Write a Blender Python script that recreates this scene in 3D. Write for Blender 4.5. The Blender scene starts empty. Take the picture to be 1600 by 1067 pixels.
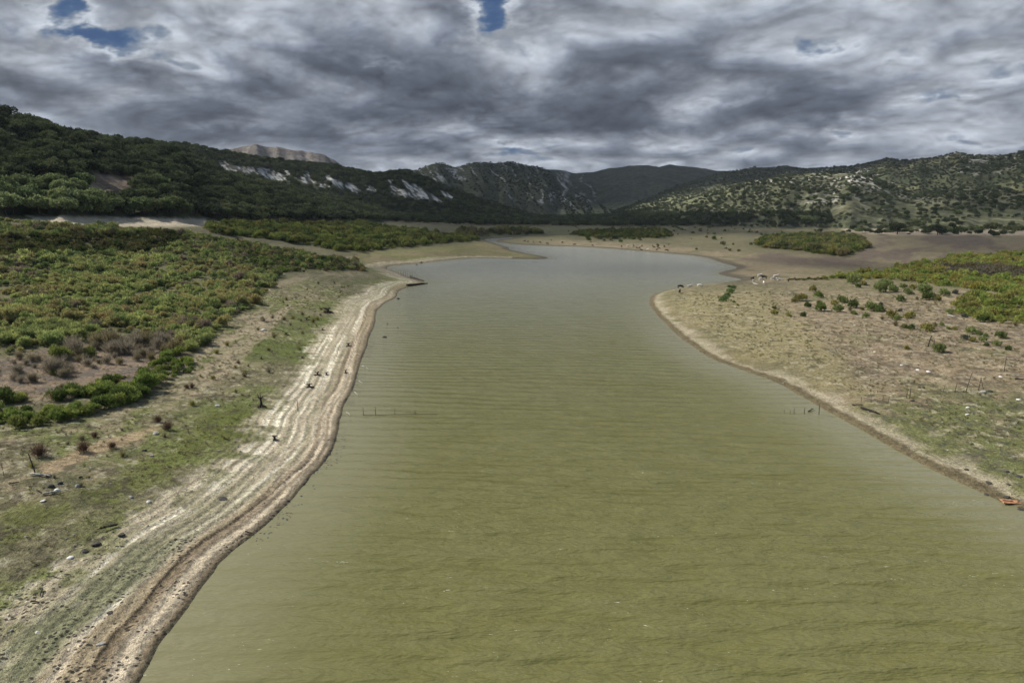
import bpy, math, random
import numpy as np
from mathutils import Vector, Matrix
random.seed(7); rng = np.random.default_rng(7)
SC = bpy.context.scene; COL = SC.collection
R = math.radians

# ------------------------------------------------------------------ camera
F = 1067.0; CX, CY = 800.0, 533.5; HZ = 335.0; CAMH = 30.0
PITCH = math.atan((CY-HZ)/F); cp, sp = math.cos(PITCH), math.sin(PITCH)
cam_d = bpy.data.cameras.new('camera'); cam = bpy.data.objects.new('camera', cam_d); COL.objects.link(cam)
cam.location = (0, 0, CAMH); cam.rotation_euler = (math.pi/2-PITCH, 0, 0)
cam_d.sensor_width = 36; cam_d.lens = 24; cam_d.clip_start = 0.5; cam_d.clip_end = 60000
SC.camera = cam

def pdir(x, y):
    u = (np.asarray(x, float)-CX)/F; v = (CY-np.asarray(y, float))/F
    return u, cp+v*sp, -sp+v*cp
def proj(X, Y, Z):
    f = Y*cp-(Z-CAMH)*sp; w = Y*sp+(Z-CAMH)*cp
    f = np.where(f < 1, 1, f)
    return CX+F*X/f, CY-F*w/f
def flat(x, y, z=0.0):
    dx, dy, dz = pdir(x, y); t = (z-CAMH)/dz
    return dx*t, dy*t

# ------------------------------------------------------------------ noise
TAB = rng.random((256, 256)).astype(np.float32)
def vn(x, y):
    xi = np.floor(x); yi = np.floor(y); fx = x-xi; fy = y-yi
    xi = xi.astype(np.int64) & 255; yi = yi.astype(np.int64) & 255
    fx = fx*fx*(3-2*fx); fy = fy*fy*(3-2*fy); x1 = (xi+1) & 255; y1 = (yi+1) & 255
    a = TAB[xi, yi]; b = TAB[x1, yi]; c = TAB[xi, y1]; d = TAB[x1, y1]
    return a+(b-a)*fx+(c-a)*fy+(a-b-c+d)*fx*fy
def fbm(x, y, o=4, g=0.5):
    s = 0; a = 1; n = 0
    for i in range(o):
        s = s+a*vn(x+17.3*i, y+9.1*i); n += a; a *= g
        x, y = (x*0.8-y*0.6)*2.03, (x*0.6+y*0.8)*2.03
    return s/n
def ridged(x, y, o=4):
    s = 0; a = 1; n = 0
    for i in range(o):
        s = s+a*(1-np.abs(2*vn(x+5.7*i, y+3.3*i)-1)); n += a; a *= .5
        x, y = (x*0.8-y*0.6)*2.03, (x*0.6+y*0.8)*2.03
    return s/n
def ss(a, b, x):
    t = np.clip((x-a)/(b-a), 0, 1); return t*t*(3-2*t)

# ------------------------------------------------------------------ shoreline (traced on the water level)
SHORE = [(60,1500),(150,1200),(220,1067),(242,1019),(265,985),(293,952),(323,906),(352,869),(398,836),(447,792),(479,752),(508,722),
 (521,700),(529,667),(536,637),(552,607),(562,575),(572,540),(585,510),(587,487),(597,475),(620,466),(622,454),(640,447),(669,444),
 (652,438),(632,430),(615,424),(602,419),(608,415),(650,412),(695,407),(725,403.5),(760,403),(800,404.5),(845,405.5),(861,404),
 (847,400),(825,397),(808,393),(793,390),(798,387.3),(787,385),(777,382),(765,378),(752,374.6),(775,371.8),(830,369.8),(885,368.6),
 (886,369.6),(850,371.5),(800,373.3),(785,374.5),(771,377.3),(785,379.5),(800,381.5),(820,383),(850,384.3),(900,385.3),(950,388),(1000,392.3),(1050,396.5),
 (1087,399.5),(1107,403),(1125,410),(1160,418.5),(1135,422.5),(1121,427),(1132,431.5),(1167,437),(1140,440.5),(1112,443.5),(1075,447),(1045,453),(1022,459),
 (1012,466),(1017,483),(1036,501),(1049,514),(1066,531),(1094,549),(1116,563),(1146,573),(1169,581),(1200,592),(1232,607),(1267,627),
 (1300,646),(1340,668),(1387,697),(1425,716),(1462,736),(1512,760),(1550,777),(1600,797),(1680,835),(1850,930),(2200,1150),(2600,1500)]
def catmull(P, n):
    P = np.array(P, float); out = []
    for i in range(len(P)-1):
        p0 = P[max(i-1, 0)]; p1 = P[i]; p2 = P[i+1]; p3 = P[min(i+2, len(P)-1)]
        for k in range(n):
            t = k/n
            out.append(0.5*((2*p1)+(p2-p0)*t+(2*p0-5*p1+4*p2-p3)*t*t*.8+(p2-p0)*t*t*.0+(3*p1-p0-3*p2+p3)*t**3*.8) if False else p1*(1-t)+p2*t)
    out.append(P[-1]); return np.array(out)
sh = catmull(SHORE, 3)
for it in range(2):
    q = sh.copy(); q[1:-1] = .25*sh[:-2]+.5*sh[1:-1]+.25*sh[2:]; sh = q
SX, SY = flat(sh[:, 0], sh[:, 1])
k = np.hypot(SX, SY)
SX = SX+(vn(np.arange(len(SX))*.9, 3.3+0*SX)-.5)*np.minimum(k*.004, 1.2)
SP = np.stack([SX, SY], 1)
SP = np.vstack([[(-60, -200)], [(-30, 0)], SP, [(120, 0)], [(150, -200)]])
def poly_sd(px, py, P, chunk=60000):
    """signed distance to closed polygon, positive inside"""
    P = np.asarray(P, float); A = P; B = np.roll(P, -1, 0)
    px = np.asarray(px, float).ravel(); py = np.asarray(py, float).ravel(); out = np.empty(len(px))
    for s in range(0, len(px), chunk):
        x = px[s:s+chunk]; y = py[s:s+chunk]; d2 = np.full(len(x), 1e18); ins = np.zeros(len(x), bool)
        for (ax, ay), (bx, by) in zip(A, B):
            ex, ey = bx-ax, by-ay; L = ex*ex+ey*ey+1e-9
            t = np.clip(((x-ax)*ex+(y-ay)*ey)/L, 0, 1)
            dx = x-ax-t*ex; dy = y-ay-t*ey
            np.minimum(d2, dx*dx+dy*dy, out=d2)
            if ay != by:
                c = (ay > y) != (by > y)
                ins ^= c & (x < ax+(y-ay)*ex/ey)
        out[s:s+chunk] = np.where(ins, 1, -1)*np.sqrt(d2)
    return out
def shore_sd(x, y):
    """>0 on land, metres to the waterline"""
    x = np.asarray(x, float); y = np.asarray(y, float); shp = x.shape; x = x.ravel(); y = y.ravel()
    r = np.hypot(x, y); out = np.full(len(x), 400.0)
    near = (r < 1150)
    out[near] = -poly_sd(x[near], y[near], SP)
    return out.reshape(shp)

# ------------------------------------------------------------------ terrain
TX = np.array([-900, 0, 250, 500, 650, 800, 1100, 1350, 1600, 2500], float)
TR = np.log(np.array([40, 120, 250, 400, 600, 900, 1500, 2500], float))
TZ = np.array([[3,6,14,28,36,40,40,40],[3,5,12,26,33,38,40,40],[3,4,8,20,29,35,40,40],[2.5,3.5,5,8,15,24,30,40],[2,3,4,5,8,14,24,35],
 [2,2,3,3,4,7,15,30],[2,2,2.5,3,3.5,5,11,25],[2,2.5,3,3.5,4,5,9,20],[2.5,3,4,5,5,6,10,20],[3,4,5,6,7,8,12,20]], float)
def plain(u, lr):
    i = np.clip(np.searchsorted(TX, u)-1, 0, len(TX)-2); j = np.clip(np.searchsorted(TR, lr)-1, 0, len(TR)-2)
    a = np.clip((u-TX[i])/(TX[i+1]-TX[i]), 0, 1); b = np.clip((lr-TR[j])/(TR[j+1]-TR[j]), 0, 1)
    a = a*a*(3-2*a)*.5+a*.5
    return TZ[i, j]*(1-a)*(1-b)+TZ[i+1, j]*a*(1-b)+TZ[i, j+1]*(1-a)*b+TZ[i+1, j+1]*a*b
# ridges: crest pixels, crest distance at those pixels, width in front, width behind, ruggedness
RID = {
 'A': dict(c=[(-900,100,520),(-400,128,650),(0,171,760),(50,184,780),(100,201,800),(150,209,830),(200,216,860),(250,224,900),(290,236,940),(330,256,980),(370,272,1030),
      (420,284,1080),(470,294,1140),(520,304,1200),(570,318,1260),(620,334,1320)], wf=.5, wb=.45, g=.10, th=7),
 'B': dict(c=[(160,222,1450),(220,220,1500),(260,222,1520),(300,226,1550),(350,235,1580),(400,245,1600),(450,250,1600),(520,257,1650),(540,261,1700),(585,270,1750),(615,267,1800),(635,266,1800),(660,275,1800),
      (700,291,1800),(750,309,1850),(800,322,1900),(850,338,1950)], wf=.28, wb=.3, g=.14, th=6),
 'C': dict(c=[(280,262,2300),(340,240,2400),(365,233,2400),(400,227,2400),(415,230,2400),(432,229.5,2400),(450,234,2400),(470,235,2400),(495,241,2400),(505,242,2400),(520,249,2400),(545,264,2400),(600,285,2400)], wf=.15, wb=.2, g=.22),
 'D': dict(c=[(520,300,2500),(600,283,2600),(635,270,2700),(650,267,2700),(675,258,2700),(695,257,2700),(712,260,2750),(737,255,2800),(762,255,2900),(800,252,3000),(825,258,3000),
      (847,261,3000),(857,266,3000),(870,278,3000),(900,302,2950),(950,326,2900),(1000,340,2850)], wf=.30, wb=.2, g=.30, th=2),
 'E': dict(c=[(700,300,4000),(820,270,4200),(857,265,4200),(882,267,4200),(900,272,4200),(925,270,4200),(950,264,4200),(980,261,4200),(1007,259,4200),(1030,262,4200),(1047,258,4200),
      (1065,261,4200),(1095,263,4200),(1120,267,4200),(1180,275,4200),(1250,290,4200),(1400,310,4200)], wf=.38, wb=.2, g=.32),
 'F': dict(c=[(930,338,2900),(1000,312,3000),(1060,290,3000),(1110,272,3000),(1150,265,3000),(1175,262,3000),(1225,260,2950),(1257,263,2900),(1300,261,2850),(1325,259,2800),(1350,255,2750),
      (1385,247,2700),(1420,250,2650),(1450,246,2600),(1495,238,2500),(1522,241,2450),(1550,242,2400),(1575,240,2400),(1600,236,2350),(1750,215,2200),(2500,150,2000)], wf=.40, wb=.3, g=.22, th=4),
 'G': dict(c=[(860,343,1800),(950,336,1850),(1050,318,1850),(1120,297,1820),(1180,280,1800),(1250,270,1780),(1300,267,1760),(1350,272,1740),(1390,284,1740),(1420,298,1740),(1450,301,1720),
      (1500,294,1700),(1550,292,1680),(1600,297,1680),(1800,290,1600),(2500,260,1500)], wf=.36, wb=.18, g=.18, th=4),
}
for k_, d in RID.items():
    c = np.array(d['c'], float); dx, dy, dz = pdir(c[:, 0], c[:, 1]); h = np.hypot(dx, dy)
    d['az'] = np.arctan2(dx, dy); d['R'] = c[:, 2]; d['z'] = CAMH+c[:, 2]*dz/h-d.get('th', 0)
    d['lo'] = d['az'][0]; d['hi'] = d['az'][-1]
def hills(x, y):
    az = np.arctan2(x, y); r = np.hypot(x, y); best = np.full(r.shape, -50.0); lay = np.zeros(r.shape, np.int8)
    for n, (k_, d) in enumerate(RID.items()):
        Rk = np.interp(az, d['az'], d['R']); zk = np.interp(az, d['az'], d['z'])
        fade = (1 if k_ == 'A' else ss(d['lo']-.12, d['lo'], az))*(1 if k_ in 'FG' else 1-ss(d['hi'], d['hi']+.12, az))
        wig = (fbm(az*40+n*7, r*0+n, 3)-.5)*.06
        t = (r/Rk-1+wig*(r < Rk))
        f = np.where(t < 0, 1-np.clip(-t/d['wf'], 0, 1), 1-np.clip(t/d['wb'], 0, 1))
        prof = np.where(t < 0, f*(1.35-.35*f), f*f*(3-2*f))
        rr = ridged(x/(Rk*.13)+n*11, y/(Rk*.13), 5)-.62
        amp = d['g']*zk*(np.clip(f*(1-f)*4, 0, 1)*.9+.12*(f > 0)*np.clip(f*8, 0, 1))
        z = (zk*prof)+amp*rr+ (fbm(x/35., y/35., 3)-.5)*zk*.03
        z = np.where(f > 0, z, -50)*1.0
        z = np.where(f > 0, z*fade+(1-fade)*-10, -50)
        m = z > best; best = np.where(m, z, best); lay = np.where(m, n+1, lay)
    return best, lay
def height(x, y, sd=None, full=False):
    x = np.asarray(x, float); y = np.asarray(y, float)
    r = np.hypot(x, y)+1e-6; az = np.arctan2(x, y)
    u = CX+F/cp*np.tan(np.clip(az, -1.2, 1.2)); u = np.clip(u, -900, 2500)
    if sd is None: sd = shore_sd(x, y)
    zp = plain(u, np.log(r))
    n1 = fbm(x/22., y/22., 4)-.5; n2 = fbm(x/3.1, y/3.1, 3)-.5
    s = np.maximum(sd, 0)
    S = np.where(r > 300, 45, 26)
    z = zp*(1-np.exp(-s/S))+.12*ss(0, .35, s)+(n1*1.6*np.clip(r/250, .5, 2.2)+n2*.22)*ss(1, 18, s)
    left = (u < 800)
    w = s+ (fbm(x/6., y/6., 2)-.5)*.8
    st = w/1.15; stp = (np.floor(st)+ss(.55, .95, st-np.floor(st)))-st
    z = z+np.where(left, .19, .06)*stp*(s > .3)*(1-ss(11, 17, s))
    z = np.where(sd < 0, -.04+np.maximum(sd, -40)*.07, z)
    hl, lay = hills(x, y)
    onh = hl > z
    z2 = np.where(onh, hl, z); d = np.abs(hl-z); kk = 6.0
    z2 = z2+np.where((d < kk) & (r > 300), (kk-d)**2/(4*kk), 0)
    if full: return z2, sd, np.where(onh, lay, 0)
    return z2
def hit(px, py, lo=30.0, hi=5500.0):
    """the ground point seen at a pixel"""
    dx, dy, dz = [float(v) for v in pdir(px, py)]; h = math.hypot(dx, dy)
    t = np.exp(np.linspace(math.log(lo), math.log(hi), 700)); X = dx/h*t; Y = dy/h*t; Z = CAMH+dz/h*t
    g = height(X, Y); m = np.nonzero(Z < g)[0]
    if len(m) == 0: return None
    i = m[0]
    if i == 0: return X[0], Y[0], g[0]
    a = (Z[i-1]-g[i-1]); b = (g[i]-Z[i]); w = a/(a+b+1e-9)
    x = X[i-1]*(1-w)+X[i]*w; y = Y[i-1]*(1-w)+Y[i]*w
    return float(x), float(y), float(height(np.array([x]), np.array([y]))[0])

# ------------------------------------------------------------------ helpers for objects
def tag(o, label=None, cat=None, group=None, kind=None):
    if label: o['label'] = label
    if cat: o['category'] = cat
    if group: o['group'] = group
    if kind: o['kind'] = kind
    return o
def new_obj(name, me, parent=None):
    o = bpy.data.objects.new(name, me); COL.objects.link(o); o.parent = parent; return o
def mesh_np(name, V, Fq, mat=None, smooth=True, attrs=None):
    """V (n,3), Fq (m,k)"""
    V = np.asarray(V, np.float32); Fq = np.asarray(Fq, np.int32)
    me = bpy.data.meshes.new(name); k = Fq.shape[1]
    me.vertices.add(len(V)); me.vertices.foreach_set('co', V.ravel())
    me.loops.add(Fq.size); me.loops.foreach_set('vertex_index', Fq.ravel())
    me.polygons.add(len(Fq)); me.polygons.foreach_set('loop_start', np.arange(0, Fq.size, k, dtype=np.int32))
    me.update(calc_edges=True)
    me.polygons.foreach_set('use_smooth', np.full(len(Fq), smooth)); 
    for n, (typ, a) in (attrs or {}).items():
        at = me.attributes.new(n, typ, 'POINT')
        if typ == 'FLOAT_COLOR': at.data.foreach_set('color', np.asarray(a, np.float32).ravel())
        else: at.data.foreach_set('value', np.asarray(a, np.float32).ravel())
    if mat: me.materials.append(mat)
    return me

# ------------------------------------------------------------------ materials
def newmat(name):
    m = bpy.data.materials.new(name); m.use_nodes = True; nt = m.node_tree
    b = nt.nodes['Principled BSDF']; return m, nt, b
def N(nt, typ, **kw):
    n = nt.nodes.new(typ)
    for k_, v in kw.items():
        if k_ in ('ins',):
            for a, b in v.items(): n.inputs[a].default_value = b
        else: setattr(n, k_, v)
    return n
def noise(nt, vec, scale, detail=4, rough=.55, dist=0):
    n = N(nt, 'ShaderNodeTexNoise', ins={'Scale': scale, 'Detail': detail, 'Roughness': rough, 'Distortion': dist}); nt.links.new(vec, n.inputs['Vector']); return n.outputs['Fac']
def math_(nt, op, a, b=None, c=None):
    n = N(nt, 'ShaderNodeMath', operation=op)
    for i, v in enumerate((a, b, c)):
        if v is None: continue
        if isinstance(v, (int, float)): n.inputs[i].default_value = v
        else: nt.links.new(v, n.inputs[i])
    return n.outputs[0]
def mixc(nt, fac, a, b, mode='MIX'):
    n = N(nt, 'ShaderNodeMix', data_type='RGBA', blend_type=mode)
    for s, v in ((n.inputs[0], fac), (n.inputs[6], a), (n.inputs[7], b)):
        if isinstance(v, (int, float)): s.default_value = v
        elif isinstance(v, tuple): s.default_value = (*v, 1)
        else: nt.links.new(v, s)
    return n.outputs[2]
def ramp(nt, fac, stops):
    n = N(nt, 'ShaderNodeMapRange', interpolation_type='SMOOTHSTEP'); nt.links.new(fac, n.inputs[0])
    n.inputs[1].default_value, n.inputs[2].default_value, n.inputs[3].default_value, n.inputs[4].default_value = stops
    return n.outputs[0]

def ground_mat(name, hill=False):
    m, nt, b = newmat(name); L = nt.links
    col = N(nt, 'ShaderNodeAttribute', attribute_name='Col').outputs['Color']
    geo = N(nt, 'ShaderNodeNewGeometry').outputs['Position']
    if hill:
        n1 = noise(nt, geo, .06, 6, .7); n2 = noise(nt, geo, .013, 4, .6)
        v = math_(nt, 'MULTIPLY', ramp(nt, n1, (.3, .7, .55, 1.5)), ramp(nt, n2, (.3, .7, .75, 1.25)))
        out = mixc(nt, 1.0, col, v, 'MULTIPLY')
        bp = N(nt, 'ShaderNodeBump', ins={'Strength': .9, 'Distance': 6.0}); L.new(n1, bp.inputs['Height'])
    else:
        n0 = noise(nt, geo, 9.0, 3, .6); n1 = noise(nt, geo, 2.2, 5, .65); n2 = noise(nt, geo, .35, 5, .65)
        v = math_(nt, 'MULTIPLY', ramp(nt, n1, (.34, .66, .7, 1.32)), ramp(nt, n2, (.3, .7, .85, 1.18)))
        v = math_(nt, 'MULTIPLY', v, ramp(nt, n0, (.32, .68, .72, 1.3)))
        out = mixc(nt, 1.0, col, v, 'MULTIPLY')
        # dark hoof prints pressed in the mud
        vo = N(nt, 'ShaderNodeTexVoronoi', ins={'Scale': 2.5, 'Randomness': 1.0}); L.new(geo, vo.inputs['Vector'])
        mud = N(nt, 'ShaderNodeAttribute', attribute_name='mud').outputs['Fac']
        thr = math_(nt, 'MULTIPLY', mud, ramp(nt, n2, (.40, .58, .05, .29)))
        dot = math_(nt, 'LESS_THAN', vo.outputs['Distance'], thr)
        out = mixc(nt, math_(nt, 'MULTIPLY', dot, .88), out, (.035, .032, .025))
        h = math_(nt, 'ADD', n1, math_(nt, 'MULTIPLY', n0, .35)); h = math_(nt, 'SUBTRACT', h, math_(nt, 'MULTIPLY', dot, .35))
        h = math_(nt, 'ADD', h, math_(nt, 'MULTIPLY', n2, .8))
        bp = N(nt, 'ShaderNodeBump', ins={'Strength': 1.0, 'Distance': .38}); L.new(h, bp.inputs['Height'])
    L.new(bp.outputs[0], b.inputs['Normal']); L.new(out, b.inputs['Base Color'])
    b.inputs['Roughness'].default_value = .95; b.inputs['Specular IOR Level'].default_value = .15
    return m
M_ground = ground_mat('soil_and_grass'); M_hill = ground_mat('hill_cover', True)

def leaf_mat(name, trans=.35):
    m, nt, b = newmat(name); L = nt.links
    a = N(nt, 'ShaderNodeAttribute', attribute_name='tint', attribute_type='INSTANCER').outputs['Color']
    geo = N(nt, 'ShaderNodeNewGeometry')
    n1 = noise(nt, geo.outputs['Position'], 1.3, 3, .6)
    v = math_(nt, 'MULTIPLY', ramp(nt, n1, (.3, .7, .7, 1.35)), ramp(nt, geo.outputs['Random Per Island'], (0, 1, .65, 1.4)))
    c = mixc(nt, 1.0, a, v, 'MULTIPLY'); L.new(c, b.inputs['Base Color'])
    b.inputs['Roughness'].default_value = .8; b.inputs['Specular IOR Level'].default_value = .15
    t = N(nt, 'ShaderNodeBsdfTranslucent'); L.new(c, t.inputs[0])
    mx = N(nt, 'ShaderNodeMixShader', ins={0: trans}); L.new(b.outputs[0], mx.inputs[1]); L.new(t.outputs[0], mx.inputs[2])
    L.new(mx.outputs[0], nt.nodes['Material Output'].inputs[0]); return m
M_leaf = leaf_mat('foliage')
def plain_mat(name, c1, c2, scale=6, rough=.85, bump=.3, dist=.03):
    m, nt, b = newmat(name); tc = N(nt, 'ShaderNodeTexCoord').outputs['Object']
    n = noise(nt, tc, scale, 5, .65); nt.links.new(mixc(nt, ramp(nt, n, (.35, .65, 0, 1)), c1, c2), b.inputs['Base Color'])
    bp = N(nt, 'ShaderNodeBump', ins={'Strength': bump, 'Distance': dist}); nt.links.new(n, bp.inputs['Height']); nt.links.new(bp.outputs[0], b.inputs['Normal'])
    b.inputs['Roughness'].default_value = rough; b.inputs['Specular IOR Level'].default_value = .25; return m
M_bark = plain_mat('bark', (.05, .04, .03), (.10, .085, .065), 4)
M_wood = plain_mat('weathered_post', (.035, .03, .025), (.09, .08, .065), 9)
M_greywood = plain_mat('bleached_wood', (.30, .28, .25), (.48, .46, .42), 7)
M_darkwood = plain_mat('wet_dark_wood', (.02, .017, .013), (.05, .043, .035), 6)
M_rock = plain_mat('grey_stone', (.22, .21, .19), (.42, .41, .38), 3, bump=.6)
M_drock = plain_mat('dark_stone', (.03, .03, .026), (.08, .075, .065), 3, bump=.6)
M_white = plain_mat('pale_stone', (.55, .54, .5), (.75, .73, .68), 3, bump=.5)
M_wire = plain_mat('rusty_wire', (.05, .035, .025), (.10, .08, .06), 9)
M_hdark = plain_mat('dark_hide', (.012, .009, .007), (.03, .022, .015), 2, .7)
M_hbrown = plain_mat('brown_hide', (.05, .022, .011), (.09, .042, .02), 2, .7)
M_hwhite = plain_mat('white_hide', (.55, .5, .42), (.72, .68, .6), 2, .7)
M_orange = plain_mat('orange_board', (.30, .13, .06), (.50, .27, .15), 5, .6)

# water
def water_mat():
    m, nt, b = newmat('murky_water'); L = nt.links
    geo = N(nt, 'ShaderNodeNewGeometry').outputs['Position']
    sdn = N(nt, 'ShaderNodeAttribute', attribute_name='shore').outputs['Fac']
    def mapped(rot, sx, sy, sz=1):
        n = N(nt, 'ShaderNodeMapping'); n.inputs['Rotation'].default_value = (0, 0, rot); n.inputs['Scale'].default_value = (sx, sy, sz); L.new(geo, n.inputs[0]); return n.outputs[0]
    w1 = noise(nt, mapped(.16, .15, .40), 1.0, 2, .45, .15)
    w2 = noise(nt, mapped(-.22, .60, 1.6), 1.0, 2, .5, .12)
    w3 = noise(nt, mapped(.14, 1.9, 5.0), 1.0, 2, .55, .1)
    big = noise(nt, mapped(.05, .012, .035), 1.0, 4, .6, .4)
    wn = N(nt, 'ShaderNodeTexWave', wave_type='BANDS', bands_direction='Y', wave_profile='SIN', ins={'Scale': .115, 'Distortion': 7.5, 'Detail': 2.0, 'Detail Scale': .55, 'Detail Roughness': .5}); L.new(mapped(.10, .55, 1.0), wn.inputs['Vector'])
    h = math_(nt, 'ADD', math_(nt, 'MULTIPLY', w1, 1.1), math_(nt, 'MULTIPLY', w2, .42)); h = math_(nt, 'ADD', h, math_(nt, 'MULTIPLY', w3, .17)); h = math_(nt, 'ADD', h, math_(nt, 'MULTIPLY', wn.outputs['Fac'], .36))
    sep = N(nt, 'ShaderNodeSeparateXYZ'); L.new(geo, sep.inputs[0]); cal = math_(nt, 'MULTIPLY', ramp(nt, sdn, (0, 22, .3, 1.0)), ramp(nt, sep.outputs[1], (90, 520, 1.0, .8))); h = math_(nt, 'MULTIPLY', h, cal)
    bp = N(nt, 'ShaderNodeBump', ins={'Strength': 1.0, 'Distance': .62}); L.new(h, bp.inputs['Height']); L.new(bp.outputs[0], b.inputs['Normal'])
    c = mixc(nt, ramp(nt, w1, (.3, .7, 0, 1)), (.132, .128, .040), (.142, .138, .048))
    c = mixc(nt, ramp(nt, big, (.35, .65, 0, .15)), c, (.15, .155, .075))
    c = mixc(nt, ramp(nt, sep.outputs[1], (80, 420, 0, .85)), c, (.25, .26, .23))  # far water: turbid grey, lifted with sky reflection put into the colour
    c = mixc(nt, ramp(nt, sdn, (0, 14, .75, 0)), c, (.20, .19, .105))
    # sparse pale flecks: foam plus sun glints painted into the colour
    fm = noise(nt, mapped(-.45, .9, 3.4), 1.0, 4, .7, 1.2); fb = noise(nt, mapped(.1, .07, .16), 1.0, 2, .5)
    foam_glint = math_(nt, 'MULTIPLY', ramp(nt, fm, (.665, .72, 0, 1)), ramp(nt, fb, (.46, .58, 0, 1)))
    c = mixc(nt, foam_glint, c, (.6, .6, .5)); L.new(c, b.inputs['Base Color'])
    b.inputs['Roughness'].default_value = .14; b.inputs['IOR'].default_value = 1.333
    return m
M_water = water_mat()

# ------------------------------------------------------------------ polar grids
def az_cols(lim, n, coarse=40):
    f = np.linspace(-lim, lim, n); c = np.linspace(lim, 2*math.pi-lim, coarse+2)[1:-1]
    return np.concatenate([f, c])
def rings(spec):
    out = []
    for a, b, e in spec: out.append(np.exp(np.arange(math.log(a), math.log(b), e)))
    return np.concatenate(out)
AZ = az_cols(R(41), 760, 50)
RR = rings([(6, 36, .06), (36, 120, .0038), (120, 700, .0048), (700, 5200, .0052), (5200, 9000, .08)])
na, nr = len(AZ), len(RR)
A2, R2 = np.meshgrid(AZ, RR); GX = (R2*np.sin(A2)); GY = (R2*np.cos(A2))
GZ, GSD, GL = height(GX.ravel(), GY.ravel(), full=True)
GX = GX.ravel(); GY = GY.ravel(); GR = R2.ravel(); GU, GV = proj(GX, GY, GZ)
front = (GY > 5) & (np.abs(A2.ravel()) < R(75))
GU = np.where(front, GU, -5000); GV = np.where(front, GV, 700)

def pmask(P, soft, amp=0, nf=None, u=None, v=None):
    u = GU if u is None else u; v = GV if v is None else v
    P = np.array(P, float); x0, y0 = P.min(0)-soft*2-amp*2; x1, y1 = P.max(0)+soft*2+amp*2
    m = (u > x0) & (u < x1) & (v > y0) & (v < y1); out = np.zeros(len(u))
    if not m.any(): return out
    d = poly_sd(u[m], v[m], P)
    if nf is not None: d = d+amp*(nf[m]-.5)*2
    out[m] = ss(-soft, soft, d); return out

L1 = [(-900,346),(0,346),(60,352),(200,356),(300,362),(400,380),(470,395),(556,410),(565,420),(500,421),(440,424),(425,445),(395,478),(350,508),(325,535),(300,556),(285,548),(270,520),(200,522),(100,540),(0,556),(-300,600),(-900,700)]
L1b = [(-300,640),(0,622),(70,622),(130,604),(190,588),(240,562),(290,545),(312,560),(300,578),(240,603),(215,622),(160,648),(70,668),(0,668),(-300,720)]
L2 = [(325,353),(420,350),(560,351),(640,360),(700,369),(748,376),(700,380),(620,388),(560,394),(520,391),(470,381),(400,372),(330,365)]
R1 = [(1180,381),(1210,371),(1260,368),(1310,369),(1345,376),(1354,388),(1320,401),(1290,398),(1240,391),(1190,387)]
R2p = [(1255,438),(1320,432),(1400,421),(1440,411),(1500,401),(1560,397),(1640,395),(1800,395),(1800,490),(1600,463),(1500,450),(1400,438),(1310,437)]
R3 = [(1490,482),(1510,465),(1560,462),(1600,468),(1700,480),(1700,530),(1600,508),(1560,506),(1530,500),(1500,492)]
C1 = [(895,368),(920,361),(1040,361),(1052,370),(1010,374),(940,374)]
C2 = [(700,372),(720,362),(840,360),(850,366),(780,368)]
CLR = [(122,277),(150,272),(208,277),(205,290),(190,299),(130,297)]
SAND = [(40,337),(120,338),(320,342),(332,352),(200,356),(70,351)]
def z2(P): return [(400+x/4, 200+y/4) for x, y in P]
SLABS = [[(340,253),(360,257),(400,265),(400,271),(345,264)], z2([(0,250),(60,250),(100,270),(140,285),(210,330),(90,325),(60,300),(0,285)]), z2([(175,258),(222,288),(205,305),(185,285)]),
 z2([(262,312),(290,298),(330,310),(388,345),(330,345),(300,350)]), z2([(395,352),(430,342),(478,372),(400,372)]), z2([(470,325),(530,330),(550,352),(600,342),(650,385),(640,412),(560,375),(490,370)]),
 z2([(650,360),(740,368),(765,402),(690,382)]), z2([(825,318),(850,330),(862,370),(950,400),(965,430),(860,420),(840,380)]), z2([(905,318),(960,350),(1000,358),(1080,400),(1172,462),(1070,445),(980,440),(950,400)]),
 z2([(1140,393),(1200,405),(1245,442),(1180,435)]), z2([(430,288),(480,302),(455,320),(430,322)]), z2([(310,275),(345,285),(330,300),(300,290)])]
# stretches shaded by the added cloud sheet
SHADE = [([(100,100),(360,210),(600,250),(640,345),(560,352),(400,345),(340,330),(330,300),(250,280),(150,262),(60,240),(-600,250),(-600,60)], 12, .42),
 ([(-400,366),(0,368),(300,362),(330,380),(240,398),(0,405),(-400,410)], 7, .55), ([(380,388),(500,396),(580,408),(575,432),(470,450),(400,440)], 12, .65),
 ([(560,240),(900,245),(900,300),(1000,335),(1290,338),(1290,358),(1100,366),(880,368),(700,370),(560,352)], 8, .85), ([(880,240),(1300,245),(1300,260),(1150,285),(1050,305),(900,300)], 10, .35),
 ([(560,378),(750,372),(800,395),(700,404),(600,412),(560,400)], 6, .45), ([(640,404),(1150,404),(1160,417),(900,420),(640,418)], 8, .35),
 ([(1140,400),(1230,404),(1340,412),(1320,424),(1200,420),(1150,412)], 6, .75), ([(1340,362),(1700,362),(1700,394),(1500,400),(1360,410),(1345,385)], 6, .62),
 ([(1380,220),(1700,200),(1700,290),(1500,290),(1400,280)], 14, .55), ([(1430,305),(1700,300),(1700,345),(1440,335)], 12, .45)]

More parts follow.
